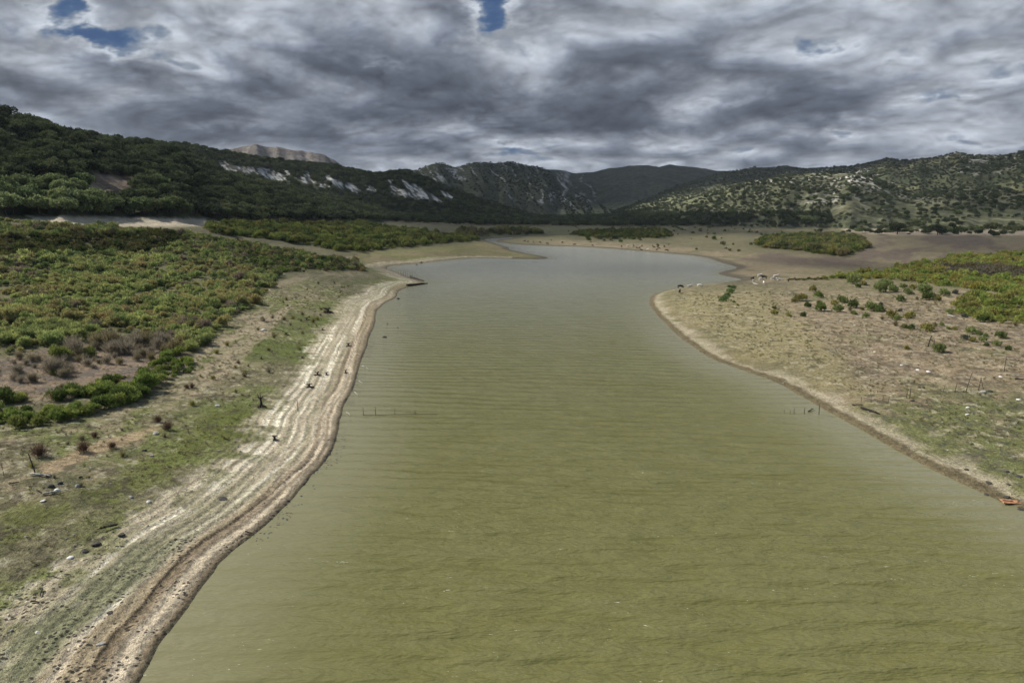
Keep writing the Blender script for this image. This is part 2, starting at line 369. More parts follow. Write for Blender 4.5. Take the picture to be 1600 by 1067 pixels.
# ------------------------------------------------------------------ ground colours (albedo)
def lerp(C, c, m): return C+(np.asarray(c)-C)*m[:, None]
nA = fbm(GX/14., GY/14., 5, .6); nB = fbm(GX/3.3+50, GY/3.3, 4, .6); nC = fbm(GX/60.+9, GY/60., 4, .6); nD = fbm(GX/1.1, GY/1.1, 3, .6)
nL = fbm(GU/60., GV/22., 4, .6)
C = np.tile(np.array([.17, .155, .085]), (len(GX), 1))
u, v, s, r = GU, GV, GSD, GR
leftb = (u < 800) & (v > 400); rightb = (u > 900) & (v > 400)
lf = leftb.astype(float); rf = rightb.astype(float)
# left bank: mixed grass and dry soil
C = lerp(C, (.15, .165, .055), lf*ss(.38, .56, nA))
C = lerp(C, (.27, .22, .14), lf*ss(.50, .62, nB)*.75*ss(14, 24, s)); C = lerp(C, (.07, .075, .03), lf*ss(.58, .66, fbm(GX/2.0+70, GY/2.0, 4, .6))*.6*ss(12, 18, s)); C = lerp(C, (.42, .39, .27), lf*ss(.62, .70, nD)*.6*ss(12, 18, s))
C = lerp(C, (.10, .125, .03), lf*ss(.52, .62, nC)*.8)
C = lerp(C, (.34, .28, .185), lf*ss(.50, .6, fbm(s/2.4+nA*1.5, r/60., 3))*ss(18, 24, s)*(1-ss(45, 60, s))*ss(90, 130, r)*.75)
C = lerp(C, (.105, .12, .025), np.clip(pmask([(0,790),(110,780),(115,800),(60,830),(0,850)], 12, 10, nB)+pmask([(270,700),(330,640),(400,645),(420,665),(340,690)], 10, 12, nB)+pmask([(120,770),(210,730),(300,690),(310,710),(230,760),(160,790)], 12, 14, nB), 0, 1)*.75)
# right bank
C = lerp(C, (.26, .205, .13), rf*ss(.40, .58, nA)*.8)
C = lerp(C, (.16, .15, .06), rf*ss(.46, .6, nB)*.6)
C = lerp(C, (.11, .085, .07), rf*ss(.57, .68, nC+nB*.2-.1)*.5)
pk = pmask([(1160,470),(1280,455),(1500,450),(1700,500),(1700,620),(1560,615),(1440,612),(1330,575),(1230,520)], 25, 20, nA)
C = lerp(C, (.265, .205, .13), pk*.75); C = lerp(C, (.14, .11, .075), pk*ss(.5, .58, nB)*.7); C = lerp(C, (.36, .30, .20), pk*ss(.56, .64, nD)*.5); C = lerp(C, (.17, .17, .08), pk*ss(.55, .66, nA)*.5)
gr = pmask([(1340,645),(1450,622),(1560,612),(1700,620),(1700,830),(1560,755),(1430,700)], 22, 25, nA)
C = lerp(C, (.135, .15, .055), gr*.8*ss(.3, .5, nB)); C = lerp(C, (.09, .09, .06), gr*ss(.55, .62, nD)*.7)
yl = pmask([(1020,470),(1100,452),(1200,460),(1320,560),(1340,620),(1200,580)], 20, 15, nA)
C = lerp(C, (.27, .235, .12), yl*.75)
C = lerp(C, (.42, .37, .26), rf*(1-ss(1.6, 5.5, s+(nB-.5)*7))*ss(.8, 1.6, s)*.75)
C = lerp(C, (.14, .115, .065), rf*(1-ss(1.1, 2.4, s+(nB-.5)*2.2)))
# small dark clumps with their shadows painted in, bleached stalks over both banks
C = lerp(C, (.075, .065, .04), (v > 442)*ss(.60, .67, fbm(GX/1.5+33, GY/1.5, 4, .6))*.7*ss(4, 10, s)); C = lerp(C, (.40, .36, .25), rf*(v > 442)*ss(.61, .68, fbm(GX/1.3+3, GY/1.3+60, 4, .6))*.6*ss(4, 9, s))
# far flats
far = (v < 470).astype(float)*(1-ss(430, 468, v)*1.0)*(s > 0)
C = lerp(C, (.13, .12, .068), far*(1-rf*.45)*(1-lf*.6)); C = lerp(C, (.085, .08, .05), far*ss(.5, .62, nL)*.5)
fc = pmask([(560,395),(700,384),(770,378),(800,392),(860,404),(760,404),(650,412),(560,416)], 4, 3, nA)
C = lerp(C, (.165, .16, .07), fc); C = lerp(C, (.21, .17, .10), fc*(1-ss(15, 50, s))*ss(.4, .6, nA)*.8)
sh_far = ((v < 442) & (v > 368)).astype(float)*(1-ss(20, 65, s))*(s > 0)*ss(800, 900, u)
C = lerp(C, (.22, .18, .115), sh_far*.8*ss(.25, .5, nA)); C = lerp(C, (.09, .08, .06), (1-ss(3, 9, s))*((v < 442) & (s > 0))*.9)
pur = pmask([(1330,372),(1355,362),(1700,364),(1700,396),(1560,396),(1440,410),(1380,420),(1240,415),(1150,405),(1200,395),(1340,402)], 5, 4, nA)
C = lerp(C, (.125, .10, .075), pur); C = lerp(C, (.20, .175, .10), pur*ss(.5, .62, nL)*.6)
C = lerp(C, (.36, .30, .22), pmask([(1285,352),(1400,352),(1520,354),(1700,355),(1700,368),(1500,367),(1400,367),(1330,362)], 2, 3, nA)*.9)
C = lerp(C, (.44, .38, .28), pmask(SAND, 2.5, 3, nB)*.9)
grn = pmask([(700,366),(850,352),(1060,352),(1060,362),(880,370),(760,372)], 4, 3, nA)
C = lerp(C, (.12, .125, .06), grn*.7)
for P in (L1, L2, R1, R2p, C1, C2): C = lerp(C, (.13, .125, .06) if P in (L1, R2p) else (.085, .085, .04), pmask(P, 4, 6, nB)*.85)
C = lerp(C, (.12, .115, .06), pmask(L1b, 5, 7, nB)*.5)
dead = pmask([(-300,610),(0,562),(100,545),(270,528),(300,560),(240,592),(110,622),(0,632),(-300,650)], 8, 10, nB)
C = lerp(C, (.24, .18, .125), dead*.9); C = lerp(C, (.13, .11, .09), dead*ss(.48, .6, nB)*.8)
trk = pmask([(60,728),(160,690),(240,665),(262,668),(160,706),(70,742)], 4, 5, nB)
C = lerp(C, (.36, .27, .16), trk*.8)
# left strand: dried mud terraces parallel to the water
wv = (fbm(GX/26., GY/26., 2)-.5)*2.2+(nD-.5)*.22; q = s+wv; wn_ = 2.6*(1-ss(42, 64, r))
lnA = vn(q*1.25, r/50.); lnB = vn(q*3.2+40, r/30.); lnC = vn(q*2.3+80, r/40.)
band = lf*(1-ss(10.0, 13.5, q-wn_*1.2+(nB-.5)*6+(nD-.5)*5))*(1-ss(190, 330, r)*.55)
mudc = lerp(np.tile(np.array([.47, .41, .29]), (len(GX), 1)), (.78, .715, .55), ss(.40, .62, lnA))
mudc = lerp(mudc, (.27, .24, .15), ss(.58, .70, lnB)*.75)
mudc = lerp(mudc, (.30, .27, .17), ss(.62, .74, lnC)*.7)
mudc = lerp(mudc, (.22, .22, .11), ss(.54, .64, nB)*.7*ss(5.5, 9, q))
qq = q-wn_; brown = 1-ss(3.2, 4.2, qq); brc = lerp(np.tile(np.array([.34, .28, .18]), (len(GX), 1)), (.54, .46, .33), ss(.45, .6, lnA)); brc = lerp(brc, (.21, .17, .11), 1-ss(.4, 1.3, s)); brc = lerp(brc, (.19, .145, .09), ss(.55, .68, lnB)*.7)
brc = lerp(brc, (.05, .04, .025), ((np.abs(q-2.5-.5*vn(r/5., r*0)) < .10) & (r > 50) & (r < 86)).astype(float)*.9)
mudc = lerp(mudc, (.40, .34, .24), ss(.52, .6, fbm(GX/2.2+9, GY/2.2, 3))*.45)
mudc = mudc*(1-brown[:, None])+brc*brown[:, None]
gz = ss(3.6, 4.6, qq)*(1-ss(7.0, 8.8, qq))*(1-ss(58, 84, r)); mudc = lerp(mudc, (.20, .20, .115), gz*(.6+.4*ss(.35, .55, nB)))
C = C*(1-band[:, None])+mudc*band[:, None]
C = lerp(C, (.10, .085, .055), lf*(1-ss(.25, .7, s)))
mudatt = lf*(1-ss(12, 18, s))*(1-ss(90, 140, r))*np.where(r < 66, 1.25, .65)+rf*.45*(1-ss(160, 260, r))
# hills
onh = GL > 0; hn = fbm(GX/70., GY/70., 5, .6); hf = fbm(GX/16., GY/16., 4, .6)
H = np.tile(np.array([.055, .062, .028]), (len(GX), 1))
for i, c_ in {1: (.04, .048, .02), 2: (.04, .046, .024), 3: (.20, .18, .16), 4: (.055, .06, .035), 5: (.05, .058, .035), 6: (.06, .068, .035), 7: (.08, .085, .045)}.items(): H[GL == i] = c_
g67 = ((GL == 6) | (GL == 7)).astype(float); gg = (GL == 7).astype(float); g5 = (GL == 5).astype(float)
H = lerp(H, (.125, .12, .07), gg*ss(.48, .64, hn)*.6); H = lerp(H, (.15, .14, .07), (GL == 6)*ss(.5, .62, hn)*.6)
H = lerp(H, (.035, .045, .02), g67*ss(.52, .6, hf)*.7)
H = lerp(H, (.13, .14, .07), pmask([(870,330),(980,318),(1090,300),(1140,290),(1150,305),(1060,325),(960,336),(880,338)], 5, 5, hn)*.8)
rockf = ss(.60, .66, fbm(GX/24.+7, GY/24., 4, .7))
rk = np.clip(pmask([(1300,270),(1350,262),(1395,280),(1392,290),(1330,284)], 6, 5, hf)+pmask([(1165,285),(1230,268),(1290,262),(1300,275),(1220,295),(1180,300)], 8, 5, hf)*.5+pmask([(1480,245),(1590,235),(1600,270),(1500,275)], 10, 6, hf)*.5+pmask([(1290,270),(1420,300),(1500,310),(1380,325),(1260,320)], 12, 5, hf)*.4, 0, 1)
H = lerp(H, (.55, .52, .46), rockf*np.clip(rk*1.0+.06*g67, 0, 1))
# pale scars running down the slopes of the middle mountain
swp = (fbm(GU/30., GV/14., 3)-.5)*34; stx = fbm((GU-GV*.6+swp)/6.5, (GV+swp)/34.+3, 4, .65); stD = ((GL == 4).astype(float))
H = lerp(H, (.42, .41, .38), stD*ss(.575, .64, stx)*ss(.42, .6, fbm(GU/45.+3, GV/30., 3))*.75)
H = lerp(H, (.26, .24, .22), g5*ss(.58, .68, stx)*pmask([(820,262),(935,268),(930,320),(850,320)], 8, 5, hf)*.9)
H = lerp(H, (.16, .135, .115), (GL == 3)*ss(.5, .62, hf)*.8)
sl = np.zeros(len(GX)); 
for P in SLABS: sl = np.maximum(sl, pmask(P, .8, 5.5, fbm((GU-GV)/3.5, (GU+GV)/9., 3)))
H = lerp(H, (.43, .42, .39), sl*((GL == 2) | (GL == 4))*(.1+.9*ss(.43, .54, fbm((GU-GV*1.2)/3.2+4, (GU+GV)/10., 4, .6))))
clr = pmask(CLR, 2.5, 2, hf); H = lerp(H, (.19, .15, .11), clr); C = lerp(C, (.19, .15, .11), clr)
H = lerp(H, (.40, .34, .25), pmask(SAND, 2.5, 3, nB)*.9)
H = lerp(H, (.26, .235, .19), pmask([(190,203),(225,206),(222,213),(195,212)], 3, 3, hf)*.7+pmask([(205,214),(228,222),(215,226)], 2, 3, hf)*.5)
C = np.where(onh[:, None], H, C)

def build_faces(mask):
    i = np.arange(nr-1)[:, None]*na+np.arange(na)[None, :]; j = (np.arange(na)+1) % na
    i2 = np.arange(nr-1)[:, None]*na+j[None, :]
    Q = np.stack([i, i2, i2+na, i+na], -1).reshape(-1, 4)[:, ::-1]
    return Q[mask[Q].sum(1) >= 3] if mask is not None else Q
def split_mesh(name, mask_fn, mat):
    Q = build_faces(None); sel = (onh[Q].sum(1) >= 3); Q = Q[sel] if mask_fn else Q[~sel]
    used = np.unique(Q); rem = np.zeros(len(GX), np.int64); rem[used] = np.arange(len(used))
    cc = np.concatenate([np.clip(C[used], 0, 1), np.ones((len(used), 1))], 1)
    me = mesh_np(name, np.stack([GX[used], GY[used], GZ[used]], 1), rem[Q], mat, True, {'Col': ('FLOAT_COLOR', cc), 'mud': ('FLOAT', mudatt[used])})
    o = new_obj(name, me); tag(o, kind='structure'); return o
split_mesh('ground', False, M_ground); split_mesh('hills', True, M_hill)

# water sheet
wa = az_cols(R(44), 300, 30); wr = rings([(5, 40, .1), (40, 1100, .02)])
WA, WR = np.meshgrid(wa, wr); WX = (WR*np.sin(WA)).ravel(); WY = (WR*np.cos(WA)).ravel(); wsd = -shore_sd(WX, WY)
i = np.arange(len(wr)-1)[:, None]*len(wa)+np.arange(len(wa)); i2 = np.arange(len(wr)-1)[:, None]*len(wa)+(np.arange(len(wa))+1) % len(wa)
Q = np.stack([i, i2, i2+len(wa), i+len(wa)], -1).reshape(-1, 4)[:, ::-1]
Q = Q[(wsd[Q] > -12).any(1)]
used = np.unique(Q); rem = np.zeros(len(WX), np.int64); rem[used] = np.arange(len(used))
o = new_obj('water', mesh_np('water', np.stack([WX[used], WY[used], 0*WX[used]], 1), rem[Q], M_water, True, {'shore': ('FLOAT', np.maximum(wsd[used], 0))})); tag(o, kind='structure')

# ------------------------------------------------------------------ foliage meshes
def leaf_quads(P, D, ln, wd):
    """quads at P pointing along D (unit), random roll"""
    n = len(P); rv = rng.normal(size=(n, 3)); S_ = np.cross(D, rv); S_ /= np.linalg.norm(S_, axis=1)[:, None]+1e-9
    ln = np.asarray(ln)[:, None]; wd = np.asarray(wd)[:, None]
    a = P-S_*wd*.5; b = P+S_*wd*.5; c = P+D*ln+S_*wd*.35; d = P+D*ln-S_*wd*.35
    V = np.stack([a, b, c, d], 1).reshape(-1, 3); return V, np.arange(4*n).reshape(n, 4)
def bush_mesh(name, nb, lobes, sparse=1.0, bl=.3, bw=.09):
    """unit bush, radius about 1, height about 1.1"""
    P = []; D = []
    for k_ in range(lobes):
        a = k_/lobes*6.283+rng.uniform(-.4, .4); rr_ = rng.uniform(.25, .62) if k_ else 0
        c = np.array([math.cos(a)*rr_, math.sin(a)*rr_, rng.uniform(.15, .52)]); rad = rng.uniform(.34, .55)
        n = nb//lobes; d = rng.normal(size=(n, 3)); d[:, 2] = np.abs(d[:, 2])*.9-.25; d /= np.linalg.norm(d, axis=1)[:, None]
        q = c+d*rad*(rng.uniform(.6, 1.0, (n, 1)))*np.array([1, 1, .95]); q[:, 2] = np.maximum(q[:, 2], .02)
        up = d*.8+np.array([0, 0, .45])+rng.normal(size=(n, 3))*.55; up /= np.linalg.norm(up, axis=1)[:, None]
        P.append(q); D.append(up)
    P = np.concatenate(P); D = np.concatenate(D); n = len(P)
    V, Fq = leaf_quads(P, D, rng.uniform(.6, 1.2, n)*bl, rng.uniform(.7, 1.3, n)*bw)
    return mesh_np(name, V, Fq, M_leaf, False)
def twig_mesh(name, n, bl=.9, bw=.03):
    a = rng.uniform(0, 6.283, n); sp_ = rng.uniform(.15, .9, n)
    D = np.stack([np.cos(a)*sp_, np.sin(a)*sp_, np.ones(n)], 1); D /= np.linalg.norm(D, axis=1)[:, None]
    P = np.stack([np.cos(a)*sp_*rng.uniform(.1, .8, n), np.sin(a)*sp_*rng.uniform(.1, .8, n), rng.uniform(0, .45, n)], 1); D += rng.normal(size=(n, 3))*.3; D /= np.linalg.norm(D, axis=1)[:, None]
    V, Fq = leaf_quads(P, D, rng.uniform(.5, 1.1, n)*bl, np.full(n, bw)); return mesh_np(name, V, Fq, M_leaf, False)
def crown_pts(nl, seed, flatn=.62):
    g = np.random.default_rng(seed); out = []
    for k_ in range(nl):
        a = k_/nl*6.283+g.uniform(-.4, .4); q = g.uniform(.3, .68) if k_ > 1 else g.uniform(0, .25)
        out.append((math.cos(a)*q, math.sin(a)*q, g.uniform(.5, .78)+(.1 if k_ < 2 else 0), g.uniform(.26, .42)))
    return out
def crown_mesh(name, n, seed, leaf=.09, nl=9):
    P = []; D = []
    for (cx, cy, cz, rad) in crown_pts(nl, seed):
        m = n//nl; d = rng.normal(size=(m, 3)); d[:, 2] = d[:, 2]*.8+.15; d /= np.linalg.norm(d, axis=1)[:, None]
        P.append(np.array([cx, cy, cz])+d*rad*rng.uniform(.65, 1.05, (m, 1))*np.array([1, 1, .68]))
        q = d*.5+rng.normal(size=(m, 3))*.6; D.append(q/np.linalg.norm(q, axis=1)[:, None])
    P = np.concatenate(P); D = np.concatenate(D); m = len(P)
    V, Fq = leaf_quads(P, D, rng.uniform(.7, 1.3, m)*leaf, rng.uniform(.8, 1.4, m)*leaf); return V, Fq
def tube(pts, rad, seg=7, cap=True):
    pts = [Vector(p) for p in pts]; V = []; Fq = []
    for i_, p in enumerate(pts):
        t = (pts[min(i_+1, len(pts)-1)]-pts[max(i_-1, 0)]).normalized(); a = t.orthogonal().normalized(); b = t.cross(a)
        for k_ in range(seg):
            an = 6.28318*k_/seg; q = p+(a*math.cos(an)+b*math.sin(an))*rad[i_]; V.append(tuple(q))
    for i_ in range(len(pts)-1):
        for k_ in range(seg):
            k2 = (k_+1) % seg; Fq.append((i_*seg+k_, i_*seg+k2, (i_+1)*seg+k2, (i_+1)*seg+k_))
    V.append(tuple(pts[-1]+(pts[-1]-pts[-2]).normalized()*rad[-1]*.4)); t_ = len(V)-1
    V.append(tuple(pts[0])); b_ = len(V)-1
    L_ = (len(pts)-1)*seg
    for k_ in range(seg): k2 = (k_+1) % seg; Fq.append((L_+k_, L_+k2, t_, t_)); Fq.append((k2, k_, b_, b_))
    return V, Fq
def join(parts):
    V = []; Fq = []; o_ = 0
    for v_, f_ in parts:
        V.extend([tuple(p) for p in v_]); Fq.extend([tuple(int(i)+o_ for i in q) for q in f_]); o_ += len(v_)
    return V, Fq
def py_mesh(name, V, Fq, mat, smooth=True):
    me = bpy.data.meshes.new(name); me.from_pydata(V, [], [tuple(dict.fromkeys(q)) for q in Fq]); me.materials.append(mat)
    me.polygons.foreach_set('use_smooth', [smooth]*len(me.polygons)); me.update(); return me
def trunk_geo(seed, seg=6):
    g = np.random.default_rng(seed+100); parts = [tube([(0, 0, -.06), (0.01, 0, .12), (.02, .01, .28), (.0, .02, .42)], [.055, .042, .036, .028], seg)]
    for (cx, cy, cz, rad) in crown_pts(9, seed)[1:7]:
        parts.append(tube([(.015, .01, g.uniform(.2, .3)), (cx*.5, cy*.5, cz*.75), (cx*.95, cy*.95, cz)], [.026, .017, .008], 5))
    return join(parts)
TREES = []
for sd_ in range(4):
    V, Fq = crown_mesh('crown', 1500, sd_, .085)
    TREES.append((mesh_np('tree_crown', V, Fq, M_leaf, False), py_mesh('tree_trunk', *trunk_geo(sd_), M_bark)))
BUSH = [bush_mesh('bush', 1500, 6+k_, bl=.22, bw=.05) for k_ in range(5)]
TWIG = [twig_mesh('dry_shrub', 420, .62, .022) for k_ in range(3)]

# low-detail versions for the far mass
def srccol(name, meshes):
    c = bpy.data.collections.new(name)
    for i_, me in enumerate(meshes):
        c.objects.link(bpy.data.objects.new('%s_%02d' % (name, i_), me))
    return c
def lowtree(sd_, n, leaf):
    V, Fq = crown_mesh('c', n, sd_, leaf); me = mesh_np('far_tree', V, Fq, M_leaf, False); return me
SRC_TREE = srccol('far_tree', [lowtree(k_, 420, .15) for k_ in range(4)])
SRC_BUSH = srccol('far_bush', [bush_mesh('b', 460, 6, bl=.28, bw=.095) for k_ in range(4)]+[twig_mesh('t', 160, 1.0, .05)])
SRC_GRASS = srccol('tuft', [twig_mesh('g', 26, .9, .09) for k_ in range(3)])

def scatter_obj(name, P, rot, scl, tint, var, coll, label, cat):
    n = len(P)
    me = bpy.data.meshes.new(name); me.vertices.add(n); me.vertices.foreach_set('co', np.asarray(P, np.float32).ravel())
    for nm, typ, a in (('rotz', 'FLOAT', rot), ('scl', 'FLOAT_VECTOR', scl), ('tint', 'FLOAT_COLOR', tint), ('vari', 'INT', var)):
        at = me.attributes.new(nm, typ, 'POINT')
        if typ == 'FLOAT_COLOR': at.data.foreach_set('color', np.asarray(a, np.float32).ravel())
        elif typ == 'FLOAT_VECTOR': at.data.foreach_set('vector', np.asarray(a, np.float32).ravel())
        else: at.data.foreach_set('value', np.asarray(a, np.int32 if typ == 'INT' else np.float32).ravel())
    me.materials.append(M_leaf)
    ng = bpy.data.node_groups.new(name+'_scatter', 'GeometryNodeTree')
    ng.interface.new_socket('Geometry', in_out='INPUT', socket_type='NodeSocketGeometry'); ng.interface.new_socket('Geometry', in_out='OUTPUT', socket_type='NodeSocketGeometry')
    gi = ng.nodes.new('NodeGroupInput'); go = ng.nodes.new('NodeGroupOutput'); ip = ng.nodes.new('GeometryNodeInstanceOnPoints'); ci = ng.nodes.new('GeometryNodeCollectionInfo')
    ci.inputs['Collection'].default_value = coll; ci.inputs['Separate Children'].default_value = True; ci.inputs['Reset Children'].default_value = True
    def att(nm, typ):
        a = ng.nodes.new('GeometryNodeInputNamedAttribute'); a.data_type = typ; a.inputs[0].default_value = nm; return a.outputs[0]
    cx = ng.nodes.new('ShaderNodeCombineXYZ'); ng.links.new(att('rotz', 'FLOAT'), cx.inputs[2])
    l = ng.links.new; l(gi.outputs[0], ip.inputs['Points']); l(ci.outputs[0], ip.inputs['Instance']); ip.inputs['Pick Instance'].default_value = True
    l(att('vari', 'INT'), ip.inputs['Instance Index']); l(cx.outputs[0], ip.inputs['Rotation']); l(att('scl', 'FLOAT_VECTOR'), ip.inputs['Scale']); l(ip.outputs[0], go.inputs[0])
    o = new_obj(name, me); md = o.modifiers.new('scatter', 'NODES'); md.node_group = ng
    tag(o, label, cat, kind='stuff'); return o

# ------------------------------------------------------------------ where plants stand
def polar_pts(r0, r1, az0, az1, step):
    """jittered points, step(r) metres apart"""
    X = []; Y = []; r_ = r0
    while r_ < r1:
        st = step(r_); n = max(1, int((az1-az0)*r_/st)); a = az0+(np.arange(n)+rng.random(n))/n*(az1-az0)
        rr_ = r_+(rng.random(n)-.5)*st; X.append(rr_*np.sin(a)); Y.append(rr_*np.cos(a)); r_ += st
    return np.concatenate(X), np.concatenate(Y)
def tints(n, cols, w=None):
    cols = np.array(cols, float); k_ = rng.choice(len(cols), n, p=w); j = rng.choice(len(cols), n, p=w); t = rng.random((n, 1))*.5
    return cols[k_]*(1-t)+cols[j]*t
plants = []   # x y z radius height tint type(0 bush,1 twig)
def add_field(P, r0, r1, az0, az1, step, rad, tintf, keep=1.0, soft=2, typ=0, edge=3):
    x, y = polar_pts(r0, r1, R(az0), R(az1), step); z, sd_, l_ = height(x, y, full=True); uu, vv = proj(x, y, z)
    nf = fbm(x/7., y/7., 3); m = pmask(P, soft, edge, nf, uu, vv) > .5; kp = keep(x, y, uu, vv) if callable(keep) else keep
    m &= (rng.random(len(x)) < kp) & (sd_ > 6); x, y, z, uu, vv = x[m], y[m], z[m], uu[m], vv[m]
    n = len(x); rr_ = rng.uniform(.55, 1.35, n)*(.72+.6*ss(.35, .65, fbm(x/9.+2, y/9., 3)))*(rad(np.hypot(x, y)) if callable(rad) else rad)
    T = tintf(x, y, uu, vv); ty = typ(x, y, uu, vv) if callable(typ) else np.full(n, typ)
    for i_ in range(n): plants.append((x[i_], y[i_], z[i_], rr_[i_], rr_[i_]*rng.uniform(.75, 1.05), T[i_], int(ty[i_])))
YG = (.26, .30, .075); GR = (.17, .225, .055); DG = (.09, .125, .035); OL = (.23, .22, .065); BR = (.18, .155, .08); OR = (.25, .215, .07); GY = (.24, .21, .155)
def tint_left(x, y, uu, vv):
    n = len(x); T = tints(n, [YG, GR, DG, OL], [.45, .35, .1, .1]); f = fbm(x/16., y/16.+5, 3)
    T = np.where((f > .57)[:, None], tints(n, [OL, OL, YG, GR, OR]), T); T = np.where(((fbm(x/7.+40, y/7., 3) > .6) & (rng.random(n) < .7))[:, None], tints(n, [BR, DG, OL]), T); T = T*np.array([1.32, 1.25, 1.75])*(.82+.36*fbm(x/12.+8, y/12., 2))[:, None]
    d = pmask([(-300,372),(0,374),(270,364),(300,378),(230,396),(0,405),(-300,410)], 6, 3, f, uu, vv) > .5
    T = np.where(d[:, None], tints(n, [BR, DG, OL, DG])*.75, T)  # strip under cloud shade, the shade also put into darker tints
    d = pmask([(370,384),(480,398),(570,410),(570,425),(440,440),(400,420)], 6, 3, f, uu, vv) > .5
    T = np.where((d & (rng.random(n) < .7))[:, None], tints(n, [DG, BR, GR]), T)  # shaded right tip of the field, darkened in the tint too
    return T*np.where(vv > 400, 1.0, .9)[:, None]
stepL = lambda r_: 1.5+max(0, r_-150)*.006
add_field(L1, 95, 430, -48, -10, stepL, lambda r_: .78+r_*.0020, tint_left, lambda x, y, a, b: .18+.8*ss(.32, .48, fbm(x/6., y/6., 3)), edge=9)
add_field(L1b, 80, 170, -48, -20, lambda r_: 1.6, 1.15, lambda x, y, a, b: tints(len(x), [YG, GR, GR, DG]), lambda x, y, a, b: ss(.42, .52, fbm(x/6.+9, y/6., 3)), 5, edge=8)
add_field(L2, 330, 950, -30, -2, lambda r_: 3.2+(r_-300)*.006, lambda r_: 2.0+r_*.0008, lambda x, y, a, b: tints(len(x), [GR, YG, OL, DG])*np.where(fbm(x/40., y/40., 2) > .5, .8, .55)[:, None], .95, 1, edge=2)
add_field([(-300,620),(0,562),(100,545),(200,524),(270,520),(290,545),(250,566),(150,575),(60,600),(0,612)], 90, 200, -48, -22, lambda r_: 1.9, 1.35, lambda x, y, a, b: tints(len(x), [GY, GY, BR])*1.05, .6, 4, 1)
add_field([(-100,640),(0,620),(200,575),(300,560),(300,575),(200,610),(60,640)], 85, 170, -48, -22, lambda r_: 3.0, .7, lambda x, y, a, b: tints(len(x), [(.22,.12,.07), BR, GY]), .5, 4, 1)
add_field(R1, 400, 900, 10, 30, lambda r_: 3.6, 2.5, lambda x, y, a, b: tints(len(x), [DG, BR, OL, DG]), .9, 1.5, edge=2)
def tint_right(x, y, uu, vv):
    n = len(x); f = fbm(x/18., y/18.+2, 3); T = tints(n, [OL, OR, YG, GR, (.22,.19,.04)]); lo = vv-(395+(1600-uu)*.06)
    T = np.where((f > .52)[:, None], tints(n, [YG, GR, OL]), T)
    d = pmask([(1440,418),(1520,418),(1640,425),(1700,440),(1600,436),(1480,428)], 3, 2, f, uu, vv) > .5
    return np.where(d[:, None], tints(n, [BR, (.2,.18,.13)])*.8, T*1.15)
add_field(R2p, 250, 620, 20, 50, lambda r_: 2.3+(r_-250)*.004, 1.35, tint_right, .8, 1.5, edge=2)
add_field(R3, 190, 290, 24, 42, lambda r_: 2.3, 1.3, lambda x, y, a, b: tints(len(x), [OL, GR, YG])*1.1, .65, 2, edge=4)
add_field(C1, 500, 1300, 2, 20, lambda r_: 6.0, 2.8, lambda x, y, a, b: tints(len(x), [OL, GR, DG])*.6, .8, 1, edge=1)
add_field(C2, 500, 1400, -6, 5, lambda r_: 8.0, 4.0, lambda x, y, a, b: tints(len(x), [DG, BR, OL]), .7, 1, edge=1)
# rough herbs strewn over the far flats
add_field([(860,356),(1100,352),(1280,356),(1340,366),(1150,400),(1060,390),(900,378)], 500, 1300, 2, 30, lambda r_: 14, 1.7, lambda x, y, a, b: tints(len(x), [BR, DG, BR]), .12, 1)
add_field([(560,430),(450,455),(330,560),(250,620),(120,680),(0,700),(0,780),(300,740),(430,600),(520,480)], 80, 280, -42, -10, lambda r_: 4, .5, lambda x, y, a, b: tints(len(x), [BR, OL, GY]), .3, 2, 1)
def bt(sx, sy, w, c, o=(1300, 400), s=5.333, typ=0):
    p = hit(o[0]+sx/s, o[1]+sy/s)
    if p is None: return
    rr_ = w/s*math.hypot(p[0], p[1])/F*.5*.98
    plants.append((p[0], p[1], p[2], rr_, rr_*.95, np.array(c)*rng.uniform(.8, 1.2), typ))
for a in [(185,235,110),(265,245,60),(220,265,50),(400,300,110),(425,250,80),(510,300,80),(590,270,60),(640,320,70),(675,280,60),(745,275,60),(765,320,110),(790,365,90),(575,380,70),(940,335,90),
 (880,375,60),(90,390,80),(175,430,90),(45,465,90),(185,490,50),(20,410,60),(330,460,110),(400,465,80),(285,515,60),(500,515,90),(540,535,60),(640,522,80),(600,602,55),(665,610,60),(800,630,90),
 (915,580,40),(970,612,40),(1018,615,45),(885,800,95),(620,778,45),(1160,650,80),(1230,660,50),(1255,712,55),(1280,675,40),(1170,715,55),(1285,750,40),(1410,685,70),(1375,750,60),(1470,785,50),
 (1250,550,90),(985,485,60),(1060,470,60),(1120,450,90),(1190,440,90),(250,450,40),(470,250,60),(830,350,60)]:
    bt(*a, random.choice([(.19, .23, .08), OL, (.21, .24, .09), DG]))
for a in [(1025,315,50),(405,408,35),(1110,695,55),(1105,510,45),(567,465,35),(1110,335,35)]: bt(*a, (.10, .11, .08))
for a in [(530,583,50),(710,365,30),(860,590,40),(150,455,40),(420,530,30),(1530,585,40)]: bt(*a, BR, typ=1)
for a in [(1120,442,40),(1120,493,62),(1240,503,48),(1360,505,55),(1340,375,85),(1290,388,60),(1395,425,60),(1485,350,80),(1510,460,100),(1490,400,40),(1440,295,70),(780,390,30),(815,415,30)]: bt(*a, random.choice([GR, OL, DG]), (1000, 400))
for a in [(695,380,75),(722,345,65),(755,310,60),(778,275,45),(745,262,30)]: bt(*a, (.12, .18, .06), (1000, 400))
for k_ in range(22): bt(1235+k_*13+random.uniform(-4, 4), 203-k_*.3+random.uniform(-5, 5), random.uniform(16, 30), random.choice([DG, OL, BR]), (1000, 400))
